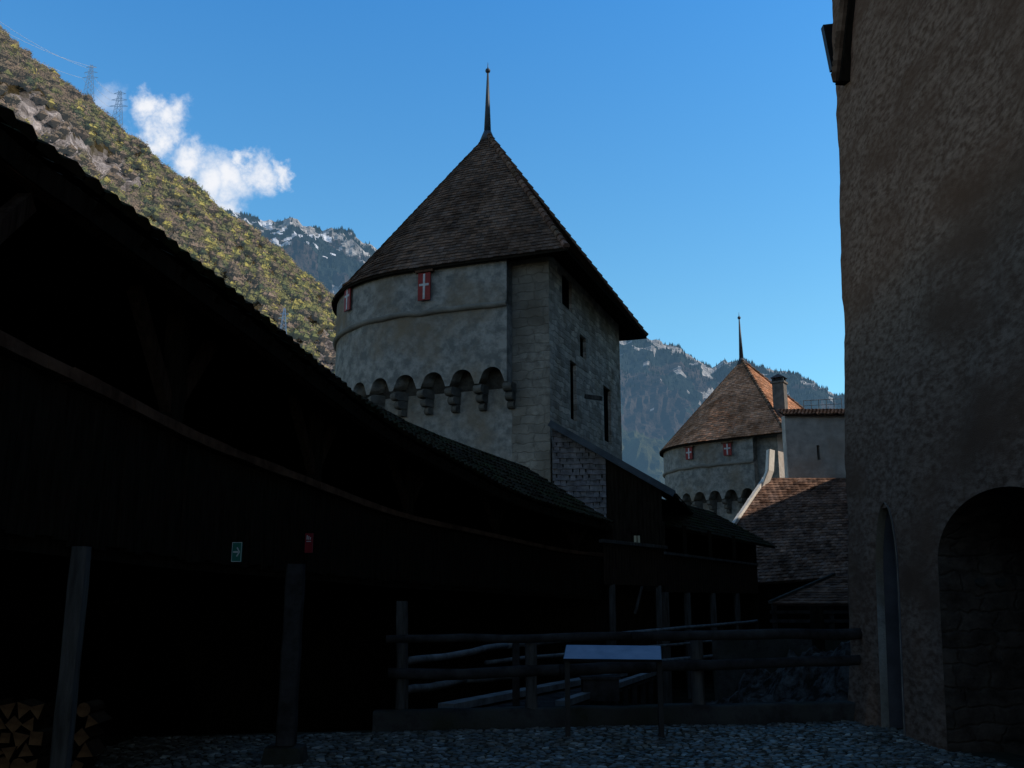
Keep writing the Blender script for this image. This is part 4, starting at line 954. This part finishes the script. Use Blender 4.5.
MR = [(-300, 120), (0, 170), (150, 200), (212, 211), (235, 212), (262, 220), (280, 222), (292, 217), (305, 226), (322, 230), (340, 228), (352, 232), (362, 242), (374, 247), (400, 262), (450, 290), (540, 318), (600, 336), (628, 339), (648, 338), (664, 344), (678, 347), (690, 358), (712, 368), (722, 361), (745, 362), (770, 370), (790, 373), (806, 379), (820, 388), (848, 398), (950, 425), (1100, 440), (1400, 430)]
def mpt(px, t):
    Yr = 4200; top = P(px, interp(MR, px), Yr); bx = px + 40
    base = CAM + ray(bx, 600) * (1700 / ray(bx, 600).y); p = top.lerp(base, t)
    r_ = noise.ridged_multi_fractal(f((px * .016 + t * 1.1, t * 2.2, 1)), 1, 2, 5, 1, 2) - 1
    n_ = r_ * 110 * min(1, t * 5 + .05) + fbm((px * .15, t * 22, 3), 1, 4) * 22
    return p + f((.25, -.7, .35)) * n_
NI, NJ = 560, 150; G = [[mpt(-300 + 1600 * i / NI, (j / NJ) ** 1.2) for i in range(NI + 1)] for j in range(NJ + 1)]
cols = []
for j in range(NJ):
    r = []
    for i in range(NI):
        px = -300 + 1600 * i / NI; t = (j / NJ) ** 1.2; p = G[j][i]
        nn = (G[j][i + 1] - p).cross(G[j + 1][i] - p).normalized(); 
        k = 1 + .6 * fbm((px * .05, t * 12, 4), 1, 4)
        cf = fbm((px * .045, t * 13, 7), 1, 5); hi = max(0, 1 - t * 5.5)
        rockv = cf * .8 + hi * .34 - .36 - t * .35 + (.35 if 340 < px < 368 and t < .17 else 0) + (.2 if 285 < px < 300 and t < .06 else 0) + (.22 if 662 < px < 690 and t < .12 else 0) + (.22 if 795 < px < 812 and t < .1 else 0)
        base = (.035 * k, .047 * k, .040 * k) if fbm((px * .02, t * 5, 1), 1, 3) + hi * .8 - t * .6 > -.05 else (.085 * k, .066 * k, .055 * k)
        if t > .62: base = (.09 * k, .095 * k, .045 * k)
        if rockv > 0: k2 = U(.6, 1.1); base = tuple(.58 * k * k2 * q for q in (1, .94, .88))
        if 230 < px < 330 and t < .22 and fbm((px * .07, t * 24, 17), 1, 4) > .24: base = (1.0, 1.02, 1.08)
        r.append(base)
    cols.append(r)
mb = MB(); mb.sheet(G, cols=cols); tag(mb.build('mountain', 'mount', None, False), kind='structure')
mb = MB()
for _ in range(12000):
    px = U(190, 880); t = rnd() ** 2 * .42
    if 376 < px < 612: continue
    if t < .1 or rnd() < .5: pass
    else: continue
    cf = fbm((px * .045, t * 13, 7), 1, 5) + max(0, 1 - t * 5.5) * .3 - .3
    if cf > -.03 and rnd() < .92: continue
    if 230 < px < 330 and t < .22 and fbm((px * .07, t * 24, 17), 1, 4) > .2: continue
    p = mpt(px, t); h = U(8, 19); r_ = h * .2; k = U(.6, 1.3); c = (.028 * k, .042 * k, .034 * k)
    b = [p + f((math.cos(a) * r_, math.sin(a) * r_, -2)) for a in (0, 1.26, 2.5, 3.77, 5.03)]
    for i in range(5): mb.poly([b[i], b[(i + 1) % 5], p + Z * h], c)
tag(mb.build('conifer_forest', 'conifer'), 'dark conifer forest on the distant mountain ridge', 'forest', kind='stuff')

# ------------------------------------------------------------------ pylons and cables
def pylon(px, pbase, ptop, Y, label, arms=3):
    b = P(px, pbase, Y); h = P(px, ptop, Y).z - b.z; root = empty('electricity_pylon', b, label, 'pylon', 'pylons on the hill ridge')
    wv = h * .11; r = h * .0075
    mb = MB(); lev = 8
    for k in range(lev):
        t0, t1_ = k / lev, (k + 1) / lev; w0, w1 = wv * (1 - .8 * t0), wv * (1 - .8 * t1_)
        for i in range(4):
            s0, s1 = ((-1, -1), (1, -1), (1, 1), (-1, 1))[i], ((-1, -1), (1, -1), (1, 1), (-1, 1))[(i + 1) % 4]
            mb.beam((s0[0] * w0, s0[1] * w0, h * t0), (s0[0] * w1, s0[1] * w1, h * t1_), r, r)
            mb.beam((s0[0] * w0, s0[1] * w0, h * t0), (s1[0] * w1, s1[1] * w1, h * t1_), r * .6, r * .6); mb.beam((s1[0] * w0, s1[1] * w0, h * t0), (s0[0] * w1, s0[1] * w1, h * t1_), r * .6, r * .6)
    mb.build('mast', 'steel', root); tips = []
    for a in range(arms):
        z = h * (.62 + .15 * a); Lr = h * (.20, .17, .13)[a]; mb = MB()
        for s_ in (-1, 1):
            mb.beam((0, 0, z), (s_ * Lr, 0, z + h * .015), r, r); mb.beam((0, 0, z + h * .06), (s_ * Lr, 0, z + h * .015), r, r); tips.append(b + f((s_ * Lr, 0, z)))
        mb.build('crossarm', 'steel', root)
    return tips
T1 = pylon(88, 100, 65, 960, 'larger lattice pylon, left one of the two on the ridge')
T2 = pylon(116, 133, 91, 1060, 'lattice pylon on the ridge standing right of the larger one')
T3 = pylon(283, 336, 308, 560, 'small pylon low on the wooded hillside beside the large tower', 2)
lefts = [P(-30, 22, 700), P(-30, 0, 700), P(-30, 12, 700), P(-30, 44, 700)]
def cable(a, b, sag, label):
    mb = MB(); n = 14; pts = [a.lerp(b, k / n) - Z * sag * 4 * (k / n) * (1 - k / n) for k in range(n + 1)]
    for p, q in zip(pts, pts[1:]): mb.tube(p, q, .13, .13, 5, caps=False)
    tag(mb.build('power_cable', 'cable'), label, 'cable', 'power cables of the ridge pylons')
for i, l in enumerate((T1[0], T1[4], T1[5])): cable(lefts[i], l, 6, 'thin pale power cable running from the left pylon to the picture edge')
for i in (0, 2, 4): cable(T1[i], T2[i], 4, 'thin power cable strung between the two ridge pylons')
